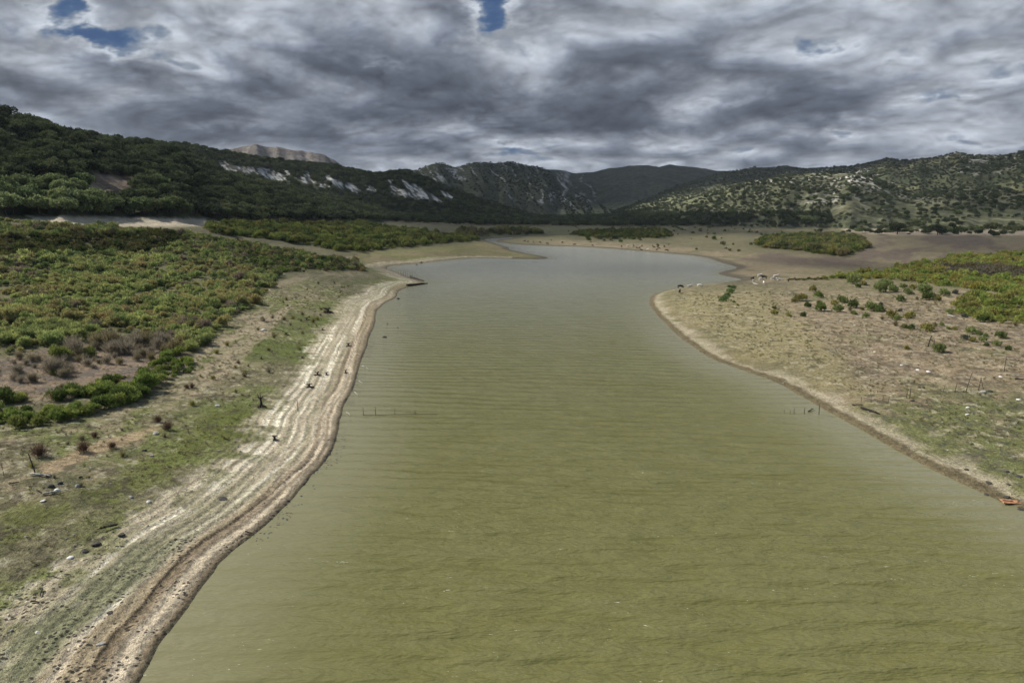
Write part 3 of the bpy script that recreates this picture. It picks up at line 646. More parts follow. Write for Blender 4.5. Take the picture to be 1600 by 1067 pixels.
for a in [(130,706,26,.9),(62,713,30,1),(262,672,22,1),(292,607,12,1),(247,660,18,1),(175,700,16,1),(300,606,10,1),(148,683,14,1)]: bt(a[0], a[1], a[2], (.11, .07, .05), (0, 0), 1, 1)
for a in [(92,560,28),(140,556,20),(86,586,12),(30,668,26),(60,664,20)]: bt(*a, (.19, .22, .06), (0, 0), 1)
plants.sort(key=lambda p: -p[3]/math.hypot(p[0], p[1]))
def vis(p, m=20):
    uu, vv = proj(np.array([p[0]]), np.array([p[1]]), np.array([p[2]+p[4]*.5])); return -m < uu[0] < 1600+m and vv[0] < 1067+m, uu[0], vv[0]

used_labels = {}
ORD = ['first','second','third','fourth','fifth','sixth','seventh','eighth','ninth','tenth','eleventh','twelfth','thirteenth','fourteenth','fifteenth','sixteenth','seventeenth','eighteenth','nineteenth','twentieth']
def ordn(i_):
    if i_ < 20: return ORD[i_]
    t = {2: 'twenty', 3: 'thirty', 4: 'forty', 5: 'fifty', 6: 'sixty', 7: 'seventy', 8: 'eighty', 9: 'ninety'}
    n = i_+1
    if n % 10 == 0: return {20: 'twentieth', 30: 'thirtieth', 40: 'fortieth', 50: 'fiftieth', 60: 'sixtieth', 70: 'seventieth', 80: 'eightieth'}.get(n, str(n)+'th')
    return t.get(n//10, str(n//10))+'-'+ORD[n % 10-1]
ind_b = []; ind_t = []; rest = []
for p in plants:
    v_, uu, vv = vis(p)
    if not v_: 
        rest.append(p); continue
    if p[6] == 0 and len(ind_b) < 300: ind_b.append((uu, vv, p))
    elif p[6] == 1 and len(ind_t) < 90: ind_t.append((uu, vv, p))
    else: rest.append(p)
def colword(t):
    r_, g_, b_ = t
    if g_ > r_*1.35: return 'deep green' if g_ < .10 else 'fresh green'
    if g_ > r_*1.1: return 'dark green' if g_ < .09 else ('bright yellow-green' if g_ > .16 else 'mid green')
    if r_ > .15 and b_ < .06: return 'rusty yellow'
    if b_ > .07: return 'grey brown'
    return 'olive' if g_ > r_*.9 else 'brown'
def rows_label(items, zonef, noun):
    """label = colour + size + row by depth + order from the left among its look-alikes"""
    zones = {}
    for it in items: zones.setdefault(zonef(it[0], it[1]), []).append(it)
    out = []
    for z_, its in zones.items():
        its.sort(key=lambda i_: -i_[1]); nrow = max(1, round(len(its)/14)); per = math.ceil(len(its)/nrow)
        for k_ in range(nrow):
            row = sorted(its[k_*per:(k_+1)*per], key=lambda i_: i_[0])
            for j_, it in enumerate(row):
                rn = ('%s row, ' % ordn(k_)) if nrow > 1 else ''
                out.append((it, '%s %s %s, %s%s from left' % (colword(it[2][5]), noun, z_, rn, ordn(j_))))
    return out
def zone_b(uu, vv):
    if uu < 700:
        if vv > 575: return 'in the low left scrub line'
        return 'in the left green field' if uu < 250 else 'on the left field shoreward edge'
    if vv < 445: return 'below the yellow scrub'
    if 1120 < uu < 1155: return 'on the right point by cattle'
    return 'on the bare right bank' if uu < 1480 else 'at the right bank far end'
def place(me, name, p, label, cat, grp):
    o = new_obj(name, me); o.location = (p[0], p[1], p[2]-.05); o.scale = (p[3], p[3], p[4]*1.5); o.rotation_euler = (0, 0, random.uniform(0, 6.28))
    o['tint'] = [float(c) for c in p[5]]; tag(o, label, cat, grp); return o
for it, lab in rows_label(ind_b, zone_b, 'bush'): place(random.choice(BUSH), 'bush', it[2], lab, 'bush', 'bushes on the banks of the reservoir')
def zone_t(uu, vv): return ('above the pale left strand' if vv > 640 or uu > 260 else 'on the left bare patch') if uu < 700 else 'on the bare right bank'
for it, lab in rows_label(ind_t, zone_t, 'dry shrub'): place(random.choice(TWIG), 'dry_shrub', it[2], lab, 'shrub', 'dry shrubs on the banks')
if rest:
    P = np.array([(p[0], p[1], p[2]-.05) for p in rest]); n = len(P); sc = np.array([(p[3], p[3], p[4]*1.5) for p in rest]); T = np.ones((n, 4)); T[:, :3] = [p[5] for p in rest]
    var = np.array([4 if p[6] else rng.integers(4) for p in rest])
    scatter_obj('scrub', P, rng.uniform(0, 6.28, n), sc, T, var, SRC_BUSH, 'mass of low green and olive scrub covering the drawdown fields on both banks', 'scrub')

# ------------------------------------------------------------------ trees
trees = []
def add_trees(r0, r1, az0, az1, step, hgt, cols, cond, sink=.0):
    x, y = polar_pts(r0, r1, R(az0), R(az1), step); z, sd_, l_ = height(x, y, full=True); uu, vv = proj(x, y, z)
    m = cond(x, y, z, uu, vv, l_) & (sd_ > 15); x, y, z = x[m], y[m], z[m]; n = len(x); T = tints(n, cols)
    hh = rng.uniform(.7, 1.3, n)*hgt
    ok = np.ones(n, bool)
    for q_ in (.35, .8):
        u2, v2 = proj(x, y, z+hh*q_)
        for P_ in [CLR]+SLABS: ok &= pmask(P_, 1.2, 0, None, u2, v2) < .5
    for i_ in np.nonzero(ok)[0]: trees.append((x[i_], y[i_], z[i_]-sink*hh[i_], hh[i_]*rng.uniform(.6, .8), hh[i_], T[i_]))
FD = [(.05, .065, .028), (.085, .11, .045), (.04, .055, .026), (.11, .13, .055)]; FL = [(.17, .21, .085), (.22, .26, .11), (.12, .16, .065)]
nopatch = lambda uu, vv, f: (pmask(CLR, 2, 2, f, uu, vv) < .5) & (pmask(SAND, 1, 2, f, uu, vv) < .5)
def slabclear(uu, vv, f):
    m = np.zeros(len(uu))
    for P in SLABS: m = np.maximum(m, pmask(P, 1, 2, f, uu, vv))
    return m < .5
def condA(x, y, z, uu, vv, l_):
    f = fbm(x/30., y/30., 3); return (l_ <= 1) & (((vv < 337)) | ((uu > 330) & (vv < 345) & (np.hypot(x, y) > 520))) & nopatch(uu, vv, f) & (uu < 690)
add_trees(395, 1340, -50, -7, lambda r_: 8.5+(r_-400)*.003, 9.5, FD, lambda *a: condA(*a) & ~((a[3] < 170) & (a[4] > 292)))
add_trees(380, 620, -50, -28, lambda r_: 8.0, 9.5, FL, lambda *a: condA(*a) & (a[3] < 170) & (a[4] > 292))  # sunlit trees at the hill foot, sunlight put into paler tints
add_trees(1100, 1850, -30, 3, lambda r_: 11, 8.5, FD, lambda x, y, z, uu, vv, l_: (l_ == 2) & slabclear(uu, vv, fbm(x/9., y/9., 2)) & (uu < 880))
# dark woods along the valley floor
add_trees(1050, 1900, -14, 28, lambda r_: 12, 9.0, FD[:3], lambda x, y, z, uu, vv, l_: (uu > 540) & (uu < 1300) & (vv < 354-np.abs(uu-980)*.006) & (vv > 334) & (fbm(x/70., y/50., 2) > .3))
add_trees(1100, 3000, 4, 42, lambda r_: 11.5, 4.4, [(.08, .10, .048), (.10, .115, .06), (.065, .08, .038)], lambda x, y, z, uu, vv, l_: (l_ >= 6) & (fbm(x/45., y/45., 4, .6)+.10*(l_ == 6) > .47+.07*(rng.random(len(x))-.5)*2) & (uu > 880))
add_trees(1100, 3000, 4, 42, lambda r_: 24, 7.5, FD[:3], lambda x, y, z, uu, vv, l_: (l_ >= 6) & (fbm(x/110.+5, y/110., 3) > .52) & (uu > 900))
add_trees(1500, 3100, -14, 10, lambda r_: 15, 5.0, FD[:3], lambda x, y, z, uu, vv, l_: (l_ == 4) & (fbm((uu-vv*.55)/5.5, vv/46.+3, 4, .6) < .55))
add_trees(900, 1500, 18, 50, lambda r_: 15, 6.0, FD+FL[:1], lambda x, y, z, uu, vv, l_: (l_ == 0) & (uu > 1280) & (vv < 368) & (vv > 344) & (fbm(x/60.+4, y/40., 3) > .56))
for (a, b, w, c) in [(1402,366,27,FD[0]),(1465,367,24,FD[0]),(1446,366,14,FD[1]),(1332,360,14,FD[2]),(1498,366,20,FD[1]),(1480,363,12,FL[2]),(1530,361,14,FL[2]),(1548,363,22,FD[3]),(1575,362,16,FD[3]),(1593,363,18,FD[3]),
   (1555,370,11,FD[0]),(1349,351,14,FD[1]),(1262,346,18,FL[1]),(1275,347,16,FL[0]),(1252,344,14,FL[1]),(1431,350,14,FD[3]),(1443,352,10,FD[3]),(1420,367,5,FD[0]),(1518,362,14,FD[3]),(1350,384,5,FD[0])]:
    p = hit(a, b)
    if p: rr_ = w/2*math.hypot(p[0], p[1])/F; trees.append((p[0], p[1], p[2], rr_, rr_*1.15, np.array(c)))
for (a, b, w) in [(140,334,38),(178,333,32),(225,334,36),(305,336,30),(330,338,26),(96,333,30),(262,333,32),(358,340,30),(385,342,32),(412,343,28),(248,303,40),(60,333,30),(20,333,36),(200,332,30),(285,334,28)]:
    p = hit(a, b)
    if p: rr_ = w/2*math.hypot(p[0], p[1])/F; trees.append((p[0], p[1], p[2], rr_, rr_*1.35, np.array(FL[1] if a < 100 else (FL[2] if a < 290 else FD[3]))))
def tvis(t):
    uu, vv = proj(np.array([t[0]]), np.array([t[1]]), np.array([t[2]+t[4]])); return uu[0], vv[0]
trees.sort(key=lambda t: -t[3]/math.hypot(t[0], t[1]))
ind = []; rest = []
# line-of-sight check so that the individual trees are ones the picture shows
TA = np.array([(t[0], t[1], t[2]+t[4]*.8) for t in trees[:4000]]); seen = np.ones(len(TA), bool)
for f_ in np.linspace(.35, .97, 22):
    seen &= (CAMH+(TA[:, 2]-CAMH)*f_) > height(TA[:, 0]*f_, TA[:, 1]*f_, sd=np.full(len(TA), 100.))
for k_, t in enumerate(trees):
    uu, vv = tvis(t)
    if len(ind) < 300 and k_ < len(seen) and seen[k_] and -10 < uu < 1610 and vv > 0: ind.append((uu, vv, t))
    else: rest.append(t)
print('plants', len(plants), 'trees', len(trees), 'ind', len(ind), max(math.hypot(i_[2][0], i_[2][1]) for i_ in ind))
def zone_tr(uu, vv):
    if uu > 1200: return 'before the right hills'
    if uu < 120: return 'by the far left picture edge'
    if vv > 318: return 'at the wooded hill foot'
    return 'on the lower wooded slope' if vv > 270 else 'high on the wooded hill'
for it, lab in rows_label(ind, zone_tr, 'oak'):
    t = it[2]; cm, tm = random.choice(TREES)
    e = bpy.data.objects.new('oak_tree', None); COL.objects.link(e); e.location = t[:3]; e.rotation_euler = (0, 0, random.uniform(0, 6.28)); e.scale = (t[3], t[3], t[4]*.92); e.empty_display_size = .5
    tag(e, lab, 'tree', 'oaks around the foot of the hills')
    a = new_obj('crown', cm, e); a['tint'] = [float(c) for c in t[5]]; new_obj('trunk', tm, e)
P = np.array([(t[0], t[1], t[2]) for t in rest]); n = len(P); sc = np.array([(t[3], t[3], t[4]*.92) for t in rest]); P[:, 2] -= sc[:, 2]*.12; T = np.ones((n, 4)); T[:, :3] = [t[5] for t in rest]
scatter_obj('woodland', P, rng.uniform(0, 6.28, n), sc, T, rng.integers(0, 4, n), SRC_TREE, 'dark evergreen woodland and brush covering the hillsides and valley floor', 'woodland')

# grass tufts on the banks
x, y = polar_pts(36, 260, R(-42), R(42), lambda r_: .55+r_*.006); z, sd_, l_ = height(x, y, full=True); uu, vv = proj(x, y, z)
f = fbm(x/5., y/5., 3); m = (sd_ > 9) & (rng.random(len(x)) < ss(.42, .6, f)*.9+.06) & (uu > -40) & (uu < 1640) & (vv < 1090) & np.where(uu > 800, sd_ > 5, sd_ > 13)
x, y, z, uu = x[m], y[m], z[m], uu[m]; n = len(x); sc = rng.uniform(.12, .34, n)*(.7+np.hypot(x, y)/250); T = np.ones((n, 4)); T[:, :3] = tints(n, [(.15, .16, .05), (.11, .13, .035), (.24, .20, .11), (.30, .26, .16)])
T[:, :3] *= np.where((fbm(x/14., y/14., 5, .6) > .5), .85, 1.05)[:, None]
scatter_obj('grass', np.stack([x, y, z-.02], 1), rng.uniform(0, 6.28, n), np.stack([sc*1.3, sc*1.3, sc*.8], 1), T, rng.integers(0, 3, n), SRC_GRASS, 'short dry grass tufts scattered over both banks', 'grass')
print('grass', n)

# ------------------------------------------------------------------ stones, wood, posts
def rock_mesh(name, mat, seed, flatz=.6, sub=2):
    import bmesh
    g = random.Random(seed); bm = bmesh.new(); bmesh.ops.create_icosphere(bm, subdivisions=sub, radius=1)
    cuts = [(Vector((g.uniform(-1, 1), g.uniform(-1, 1), g.uniform(-.3, 1))).normalized(), g.uniform(.55, .85)) for _ in range(9)]
    for v_ in bm.verts:
        for nrm, d_ in cuts:
            k_ = v_.co.dot(nrm)
            if k_ > d_: v_.co -= nrm*(k_-d_)*.9
        v_.co *= 1+g.uniform(-.05, .05); v_.co.z *= flatz
    me = bpy.data.meshes.new(name); bm.to_mesh(me); bm.free(); me.materials.append(mat)
    return me
ROCKS = {'grey': [rock_mesh('stone', M_rock, i_) for i_ in range(4)], 'dark': [rock_mesh('stone', M_drock, 10+i_) for i_ in range(4)], 'pale': [rock_mesh('stone', M_white, 20+i_, .5) for i_ in range(3)]}
def rock(px, py, w, kind, label, zf=1.0, sx=1.0, grp='stones on the banks'):
    p = hit(px, py)
    if p is None: return
    rr_ = w/2*math.sqrt(p[0]**2+p[1]**2+900)/F; o = new_obj('stone', random.choice(ROCKS[kind])); o.location = (p[0], p[1], max(p[2], -.05)+rr_*.15); o.scale = (rr_*sx, rr_, rr_*zf); o.rotation_euler = (random.uniform(-.2, .2), random.uniform(-.2, .2), random.uniform(-.5, .5))
    tag(o, label, 'stone', grp)
rock(121,760,9,'grey','biggest pale boulder on the lower left bank, right of the fallen branches',1.3)
rock(67,783,7,'pale','white stone just below the bleached branch at lower left')
rock(88,766,7,'pale','rounded pale stone beside the dark rubble at lower left',1.2)
rock(79,760,11,'dark','low dark rock in the rubble pile at lower left')
rock(93,756,9,'dark','dark stone at the right end of the rubble pile at lower left')
rock(76,743,8,'dark','dark stone behind the bleached log by the leaning post')
rock(125,746,6,'dark','small dark stone uphill of the biggest pale boulder')
rock(150,850,14,'dark','dark flat stone on the grass edge above the pale strand',.7)
rock(133,861,10,'dark','lower dark stone next to the white stone on the grass edge',.7)
rock(109,872,9,'pale','small white stone at the grass edge of the strand, lower left')
rock(190,836,11,'dark','dark lump of mud below the black log at lower left',.8)
rock(349,780,13,'dark','dark flat stone lying alone on the pale strand',.5,1.5)
rock(243,678,9,'grey','grey boulder at the top of the stone heap on the left bank')
rock(225,704,7,'dark','dark stone below the stone heap on the left bank')
rock(237,712,6,'grey','lowest grey stone below the stone heap on the left bank')
rock(205,777,7,'grey','grey stone half sunk in the green patch on the left bank')
rock(232,784,6,'pale','pale stone at the foot of the green patch on the left bank')
rock(601,529,8,'dark','largest dark rock standing out of the water near the left shore',1.2,1.2)
rock(605,508,4,'dark','small dark rock in the water, upper left of the three')
rock(621,515,4,'dark','smallest dark rock in the water, farthest from the left shore')
rock(622,468,6,'dark','dark rock at the inner corner of the left spit',1.4)
rock(651,415,4,'dark','dark rock awash below the far left shore')
rock(658,410.5,5,'dark','dark rock on the edge of the far left shore')
rock(470,776,5,'dark','dark stone awash beside the strand, lower left')
rock(58,988,5,'pale','white pebble on the trampled mud, bottom left corner')
rock(157,1006,9,'grey','pale stone on the ridge of mud at bottom left',.7,1.3)
rock(172,957,9,'dark','dark clod on the green mud strip at bottom left',.5)
for (a, b, w, l_) in [(1542,773,7,'at the waterline left of the orange board'),(1572,777,9,'just behind the orange board'),(1595,797,9,'at the waterline right of the orange board'),(1511,734,7,'on the pale strip, upper left of the orange board'),
  (1545,755,9,'on the pale strip above the orange board'),(1576,757,6,'small, above and right of the orange board'),(1592,745,9,'in the grass at the right edge above the orange board'),(1572,737,8,'in the grass well above the orange board')]:
    rock(a, b, w, 'dark', 'dark stone '+l_, .7)
for (a, b, w, l_) in [(1234,458,4,'white stone on the bare ground right of the white cattle'),(1371,477,4,'white stone between the bushes on the right bank'),(1409,571,5,'white stone left of the dark ash patch on the right bank'),
  (1434,578,5,'pale stone below the dark ash patch on the right bank'),(1451,581,6,'pale stone right of the ash patch on the right bank'),(1563,589,5,'white stone left of the slender right-hand pole'),(1592,625,6,'white stone at the right edge by the dark hollow'),
  (1512,637,5,'pale stone in the green patch on the right bank'),(1511,648,5,'lower pale stone in the green patch on the right bank'),(1314,502,3,'tiny white stone low among the scattered bushes'),(1335,508,3,'tiny white stone below the scattered bushes'),
  (1367,550,4,'pale stone on the open brown ground of the right bank'),(340,634,7,'bleached stone on the left bank below the dry shrubs'),(411,516,9,'pale stone beside the track at the edge of the left scrub'),(500,415,4,'white stone under the dark scrub on the left'),
  (567,424,3,'white stone at the tip of the dark left scrub')]:
    rock(a, b, w, 'pale', l_)
for (a, b, w, l_) in [(1535,613,9,'grey stone at the foot of the propped fence post'),(1546,612,8,'dark stone right of the propped fence post'),(1425,627,7,'dark stone by the pair of short posts'),(1436,606,5,'dark stone uphill of the short posts'),(1443,606,5,'second dark stone uphill of the short posts')]:
    rock(a, b, w, 'grey' if l_[0] == 'g' else 'dark', l_)
x, y = polar_pts(60, 175, R(-22), R(-8), lambda r_: .28); sd_ = shore_sd(x, y); m = (sd_ > -1.6) & (sd_ < .35) & (rng.random(len(x)) < .55*ss(.35, .6, fbm(x/3., y/3., 2)))
x, y = x[m], y[m]; z = np.maximum(height(x, y), -.03); n = len(x); sc = rng.uniform(.06, .2, n)
PED = srccol('wet_stone', [rock_mesh('p', M_drock, 50+i_, .5, 1) for i_ in range(3)])
o = scatter_obj('wet_stones', np.stack([x, y, z], 1), rng.uniform(0, 6.28, n), np.stack([sc*1.3, sc, sc*.8], 1), np.ones((n, 4)), rng.integers(0, 3, n), PED, 'dark wet stones and debris strewn along the left waterline', 'stones'); o.data.materials.clear(); o.data.materials.append(M_drock)
# loose pebbles and clods: nobody could count them
x, y = polar_pts(40, 300, R(-42), R(42), lambda r_: .9+r_*.008); z, sd_, l_ = height(x, y, full=True); uu, vv = proj(x, y, z)
m = (sd_ > .4) & (rng.random(len(x)) < .5*ss(.4, .62, fbm(x/4.+3, y/4., 3))+.06) & (uu > -20) & (uu < 1620) & (vv < 1080) & (pmask(L1, 3, 0, None, uu, vv) < .5)
x, y, z = x[m], y[m], z[m]; n = len(x); sc = rng.uniform(.04, .16, n)*(.6+np.hypot(x, y)/160)
PEB = srccol('pebble', [rock_mesh('p', M_rock, 40, .6, 1), rock_mesh('p', M_drock, 41, .6, 1), rock_mesh('p', M_drock, 42, .6, 1), rock_mesh('p', M_rock, 43, .6, 1)])
o = scatter_obj('pebbles', np.stack([x, y, z], 1), rng.uniform(0, 6.28, n), np.stack([sc, sc*rng.uniform(.6, 1, n), sc], 1), np.ones((n, 4)), rng.integers(0, 4, n), PEB, 'loose pebbles and dark clods strewn over both banks', 'pebbles'); o.data.materials.clear(); o.data.materials.append(M_rock)
print('pebbles', n)

def post(px, py, hpx, label, tilt=0, lean=0, thick=1.0, mat=None, grp='old fence posts', name='fence_post', strut=False, water=False):
    p = hit(px, py) if not water else (*[float(q) for q in flat(px, py)], -.3)
    d_ = math.sqrt(p[0]**2+p[1]**2+900); h = hpx*d_/F*1.04; rad = max(.05, .04*d_/100)*thick
    g = random.Random(px*7+py); parts = [tube([(0, 0, -.3), (tilt*.3*h+g.uniform(-.02, .02), lean*.3*h, h*.3), (tilt*.7*h+g.uniform(-.04, .04), lean*.7*h, h*.7), (tilt*h, lean*h, h+(.3 if water else 0))], [rad*1.15, rad, rad*.95, rad*.75], 7)]
    if strut: parts.append(tube([(h*.42, 0, -.1), (h*.22, 0, h*.45), (tilt*h, 0, h*.92)], [rad*.8]*3, 6))
    o = new_obj(name, py_mesh(name, *join(parts), mat or M_wood)); o.location = p; tag(o, label, 'post', grp); return (p[0]+tilt*h, p[1]+lean*h, p[2]+h*.8)
def wire(name, pts, label, rad=.012, sag=.25, grp=None):
    Q_ = []
    for a, b in zip(pts[:-1], pts[1:]):
        for k_ in range(6):
            t = k_/6; Q_.append(tuple(np.array(a)*(1-t)+np.array(b)*t-np.array([0, 0, sag*4*t*(1-t)])))
    Q_.append(pts[-1]); o = new_obj(name, py_mesh(name, *tube(Q_, [rad]*len(Q_), 5), M_wire)); tag(o, label, 'wire', grp)
tp = [post(a, b, h, 'dark post standing in the water off the left strand, %s from the shore' % ORD[i_], t, 0, .9, water=True, grp='posts standing in the water by the left shore') for i_, (a, b, h, t) in enumerate([(567.5,649,12,.0),(587,649,14,-.02),(617,648,9.5,.03),(648.5,647.5,7,0)])]
wire('fence_wire', [(q[0], q[1], .10) for q in tp]+[(tp[-1][0]+3.5, tp[-1][1], .06)], 'rusty wire just above the water linking the left posts', .03, .03)
tp = []
for i_, (a, b, h, t, th) in enumerate([(1225,646,6,.05,.8),(1235,646.5,5,0,.8),(1240.5,647,9,.03,.9),(1257,647,10,0,1),(1279.5,648,15,0,1.2)]):
    tp.append(post(a, b, h, 'dark post in the water off the right shore, %s from the left' % ORD[i_], t, 0, th, water=True, grp='posts standing in the water by the right shore'))
for i_ in range(11):
    post(624+i_*2.75, 429.6+i_*.52, 5.6+(i_ % 3)*.5, 'thin grey post on the back edge of the left spit, %s from the left' % ORD[i_], random.uniform(-.05, .05), 0, .55, M_greywood, 'thin posts along the left spit')
post(56,741,26,'dark leaning post standing by the bleached log at lower left',-.22,0,1.2)
post(6,744,20,'thin faint post near the left edge, beside the track',-.05,0,.45)
post(465.5,642,15,'dark upright post on the left bank beside the pale strand',0,0,1.0)
tp = [post(1473,615,12,'slender pale post at the left end of the broken fence on the right bank',.18,0,.5,grp='broken fence on the right bank'), post(1492,612,12,'short post second from left in the broken fence on the right bank',.15,0,.8,grp='broken fence on the right bank'),
 post(1509,612,25,'tallest tilted post of the broken fence on the right bank',.22,0,.9,grp='broken fence on the right bank'), post(1529,610,17,'post with a slanting prop at the right end of the broken fence',.08,0,.9,grp='broken fence on the right bank',strut=True)]
wire('fence_wire', [(q[0], q[1], q[2]-1.1) for q in tp], 'rusty wire strung along the broken fence on the right bank', .03, .2)
tp = [post(1416.5,622,11,'left post of the short pair on the right bank',0,0,.9,grp='short pair of posts'), post(1421.5,622.5,15,'right and taller post of the short pair on the right bank',0,0,1,grp='short pair of posts')]
for i_, (a, b, h) in enumerate([(1346,629,9),(1361,629,10),(1379.5,627,8),(1388,629,9)]): post(a, b, h, 'short weathered stake above the right shore, %s from the left' % ORD[i_], .1*(i_-1.5)*.5, 0, .6, grp='stakes above the right shore')
post(1569,581,19,'tall slender pole near the right edge of the bank',.02,0,.8); post(1450,541,14,'dark thick stub of a post in the middle of the right bank',.25,0,1.8); post(1459,538,6,'tiny post beside the thick stub on the right bank',.1,0,.9)

def branch(ax, ay, bx, by, w, label, mat=None, forks=2, name='driftwood', arch=.1, lift=.1):
    a = hit(ax, ay); b = hit(bx, by); d_ = math.sqrt(a[0]**2+a[1]**2+900); rad = w/2*d_/F; g = random.Random(ax+by)
    a = Vector(a); b = Vector(b); v_ = b-a; L_ = v_.length; pts = []; rads = []
    for k_ in range(7):
        t = k_/6; q = a.lerp(b, t)+Vector((g.uniform(-.03, .03)*L_, g.uniform(-.05, .05)*L_, lift+rad*.6+arch*L_*t*(1-t))); pts.append(q-a); rads.append(rad*(1.1-.55*t)*g.uniform(.85, 1.15))
    parts = [tube(pts, rads, 8)]
    for k_ in range(forks):
        i_ = g.choice([2, 3, 4, 5]); p0 = pts[i_]; dr = (v_.normalized()+Vector((g.uniform(-1, 1), g.uniform(-1, 1), g.uniform(.2, 1)))).normalized()
        parts.append(tube([p0, p0+dr*L_*.15, p0+dr*L_*.25+Vector((0, 0, .04*L_))], [rads[i_]*.6, rads[i_]*.4, rads[i_]*.2], 6))
    o = new_obj(name, py_mesh(name, *join(parts), mat or M_greywood)); o.location = a; tag(o, label, 'driftwood', 'driftwood on the banks')
branch(48,743,80,746,2.6,'bleached log lying at the foot of the leaning post')
branch(67,774,97,769,2.6,'bleached branch below the dark rubble at lower left')
branch(57,767,68,774,1.4,'thin dark twig crossing the left end of the bleached branch',M_darkwood,0)
branch(14,758,30,755,1.6,'dark stick lying near the left edge below the track',M_darkwood,1)
branch(184,822,152,830,3.2,'black log lying on the grass above the pale strand',M_darkwood,2)
branch(66,922,63,933,2,'short grey stick stuck in the pale strand at lower left',M_darkwood,0)
branch(50,941,62,943,2,'small driftwood piece on the pale strand at lower left',M_darkwood,1)
branch(383,832,396,836,2,'dark stick at the waterline of the left strand',M_darkwood,1)
branch(1345,638,1373,648,2.8,'long dark log lying on the right bank above the stakes',M_darkwood,1)
branch(1263,646,1271,642,1.8,'dark snag poking out of the water between the right posts',M_darkwood,2,lift=.3)
branch(1332,634,1349,634,1.8,'thin dark branch lying beside the long log on the right bank',M_darkwood,1)
branch(1586,593,1599,594,1.8,'dark branch lying at the right edge below the slender pole',M_darkwood,1)
branch(1480,494,1492,496,1.8,'grey branch lying among the bushes at the far right',M_greywood,1)
branch(566,573,575,578,1.2,'white stick in the shallows, farthest of the row off the left strand',M_greywood,0,lift=.15)
branch(561,597,567,601,1.2,'white stick in the shallows, second farthest off the left strand',M_greywood,0,lift=.15)
branch(554,614,559,619,1.2,'white stick in the shallows, second nearest off the left strand',M_greywood,0,lift=.15)
branch(541,646,548,651,1.4,'white stick in the shallows, nearest of the row off the left strand',M_greywood,0,lift=.15)
branch(635,447,668,443.5,3.2,'dark log at the tip of the left spit',M_darkwood,0,arch=.02,lift=.0)
branch(640,433,661,440,2.6,'dark drift line on the back of the left spit',M_darkwood,0,arch=.02,lift=.0)
def stump(px, py, hpx, label, wide=.3, mat=None):
    p = hit(px, py); d_ = math.sqrt(p[0]**2+p[1]**2+900); h = hpx*d_/F; g = random.Random(px); parts = [tube([(0, 0, -.2), (.03*h, 0, h*.3), (-.03*h, 0, h*.7)], [wide*h*.55, wide*h*.34, wide*h*.26], 8)]
    for k_ in range(7):
        a = k_/7*6.28+g.uniform(-.3, .3)
        parts.append(tube([(0, 0, h*.15), (math.cos(a)*wide*h, math.sin(a)*wide*h, h*.06), (math.cos(a)*wide*h*1.7, math.sin(a)*wide*h*1.7, -.05)], [wide*h*.2, wide*h*.12, wide*h*.06], 6))
        parts.append(tube([(0, 0, h*.6), (math.cos(a)*wide*h*.6, math.sin(a)*wide*h*.6, h*g.uniform(.7, .85)), (math.cos(a)*wide*h*g.uniform(.7, 1.3), math.sin(a)*wide*h, h*g.uniform(.75, 1.05))], [wide*h*.2, wide*h*.12, wide*h*.05], 6))
    o = new_obj('tree_stump', py_mesh('tree_stump', *join(parts), mat or M_darkwood)); o.location = p; tag(o, label, 'stump', 'dead stumps on the left bank')
stump(408,636,20,'tallest dead stump with a ragged top, on the left bank',.25); stump(429,688,9,'squat dark stump on the upper edge of the pale strand',.5); stump(512,488,8,'spreading stump above the track bend on the left bank',.8)
stump(544,541,6,'small stump in the middle of the far pale strand',.6); stump(540,583,6,'small stump near the water on the far strand',.5); stump(496,586,6,'stump with pale roots beside the strand, left of a pair',.7); stump(510,586,5,'stump at the right of a pair beside the strand',.6)
stump(483,605,6,'low stump with a long pale root on the strand edge',.8); stump(479,500,4,'tiny stump on the grass above the strand bend',.8); stump(447,523,4,'tiny stump uphill beside the pale track',.8); stump(472,560,3.5,'lone tiny stump in the green strip beside the strand',.7); stump(504,516,3.5,'tiny stump on the edge of the green strip beside the strand',.7)
# orange board washed up at right
p = hit(1578, 786); import bmesh
bm = bmesh.new()
def plank(c, L_, w, t, rz, rx=0):
    m_ = Matrix.Translation(c) @ Matrix.Rotation(rz, 4, 'Z') @ Matrix.Rotation(rx, 4, 'X') @ Matrix.Diagonal((L_, w, t, 1)); r_ = bmesh.ops.create_cube(bm, size=1, matrix=m_); 
    bmesh.ops.bevel(bm, geom=list({e_ for v_ in r_['verts'] for e_ in v_.link_edges}), offset=.015, segments=1, affect='EDGES')
plank((0, .25, .16), 1.7, .16, .06, -.12, .3); plank((0.1, -.22, .1), 1.9, .2, .07, .05, .3); plank((-.75, 0, .15), .14, .62, .07, .1); plank((.55, .02, .14), .3, .5, .05, .25); plank((.1, 0, .02), 1.6, .5, .03, 0)
me = bpy.data.meshes.new('broken_board'); bm.to_mesh(me); bm.free(); me.materials.append(M_orange); o = new_obj('broken_board', me); o.location = (p[0], p[1], max(p[2], 0)+.05); o.rotation_euler = (.1, 0, -.1)
tag(o, 'broken orange-brown board washed up at the waterline on the right', 'board')

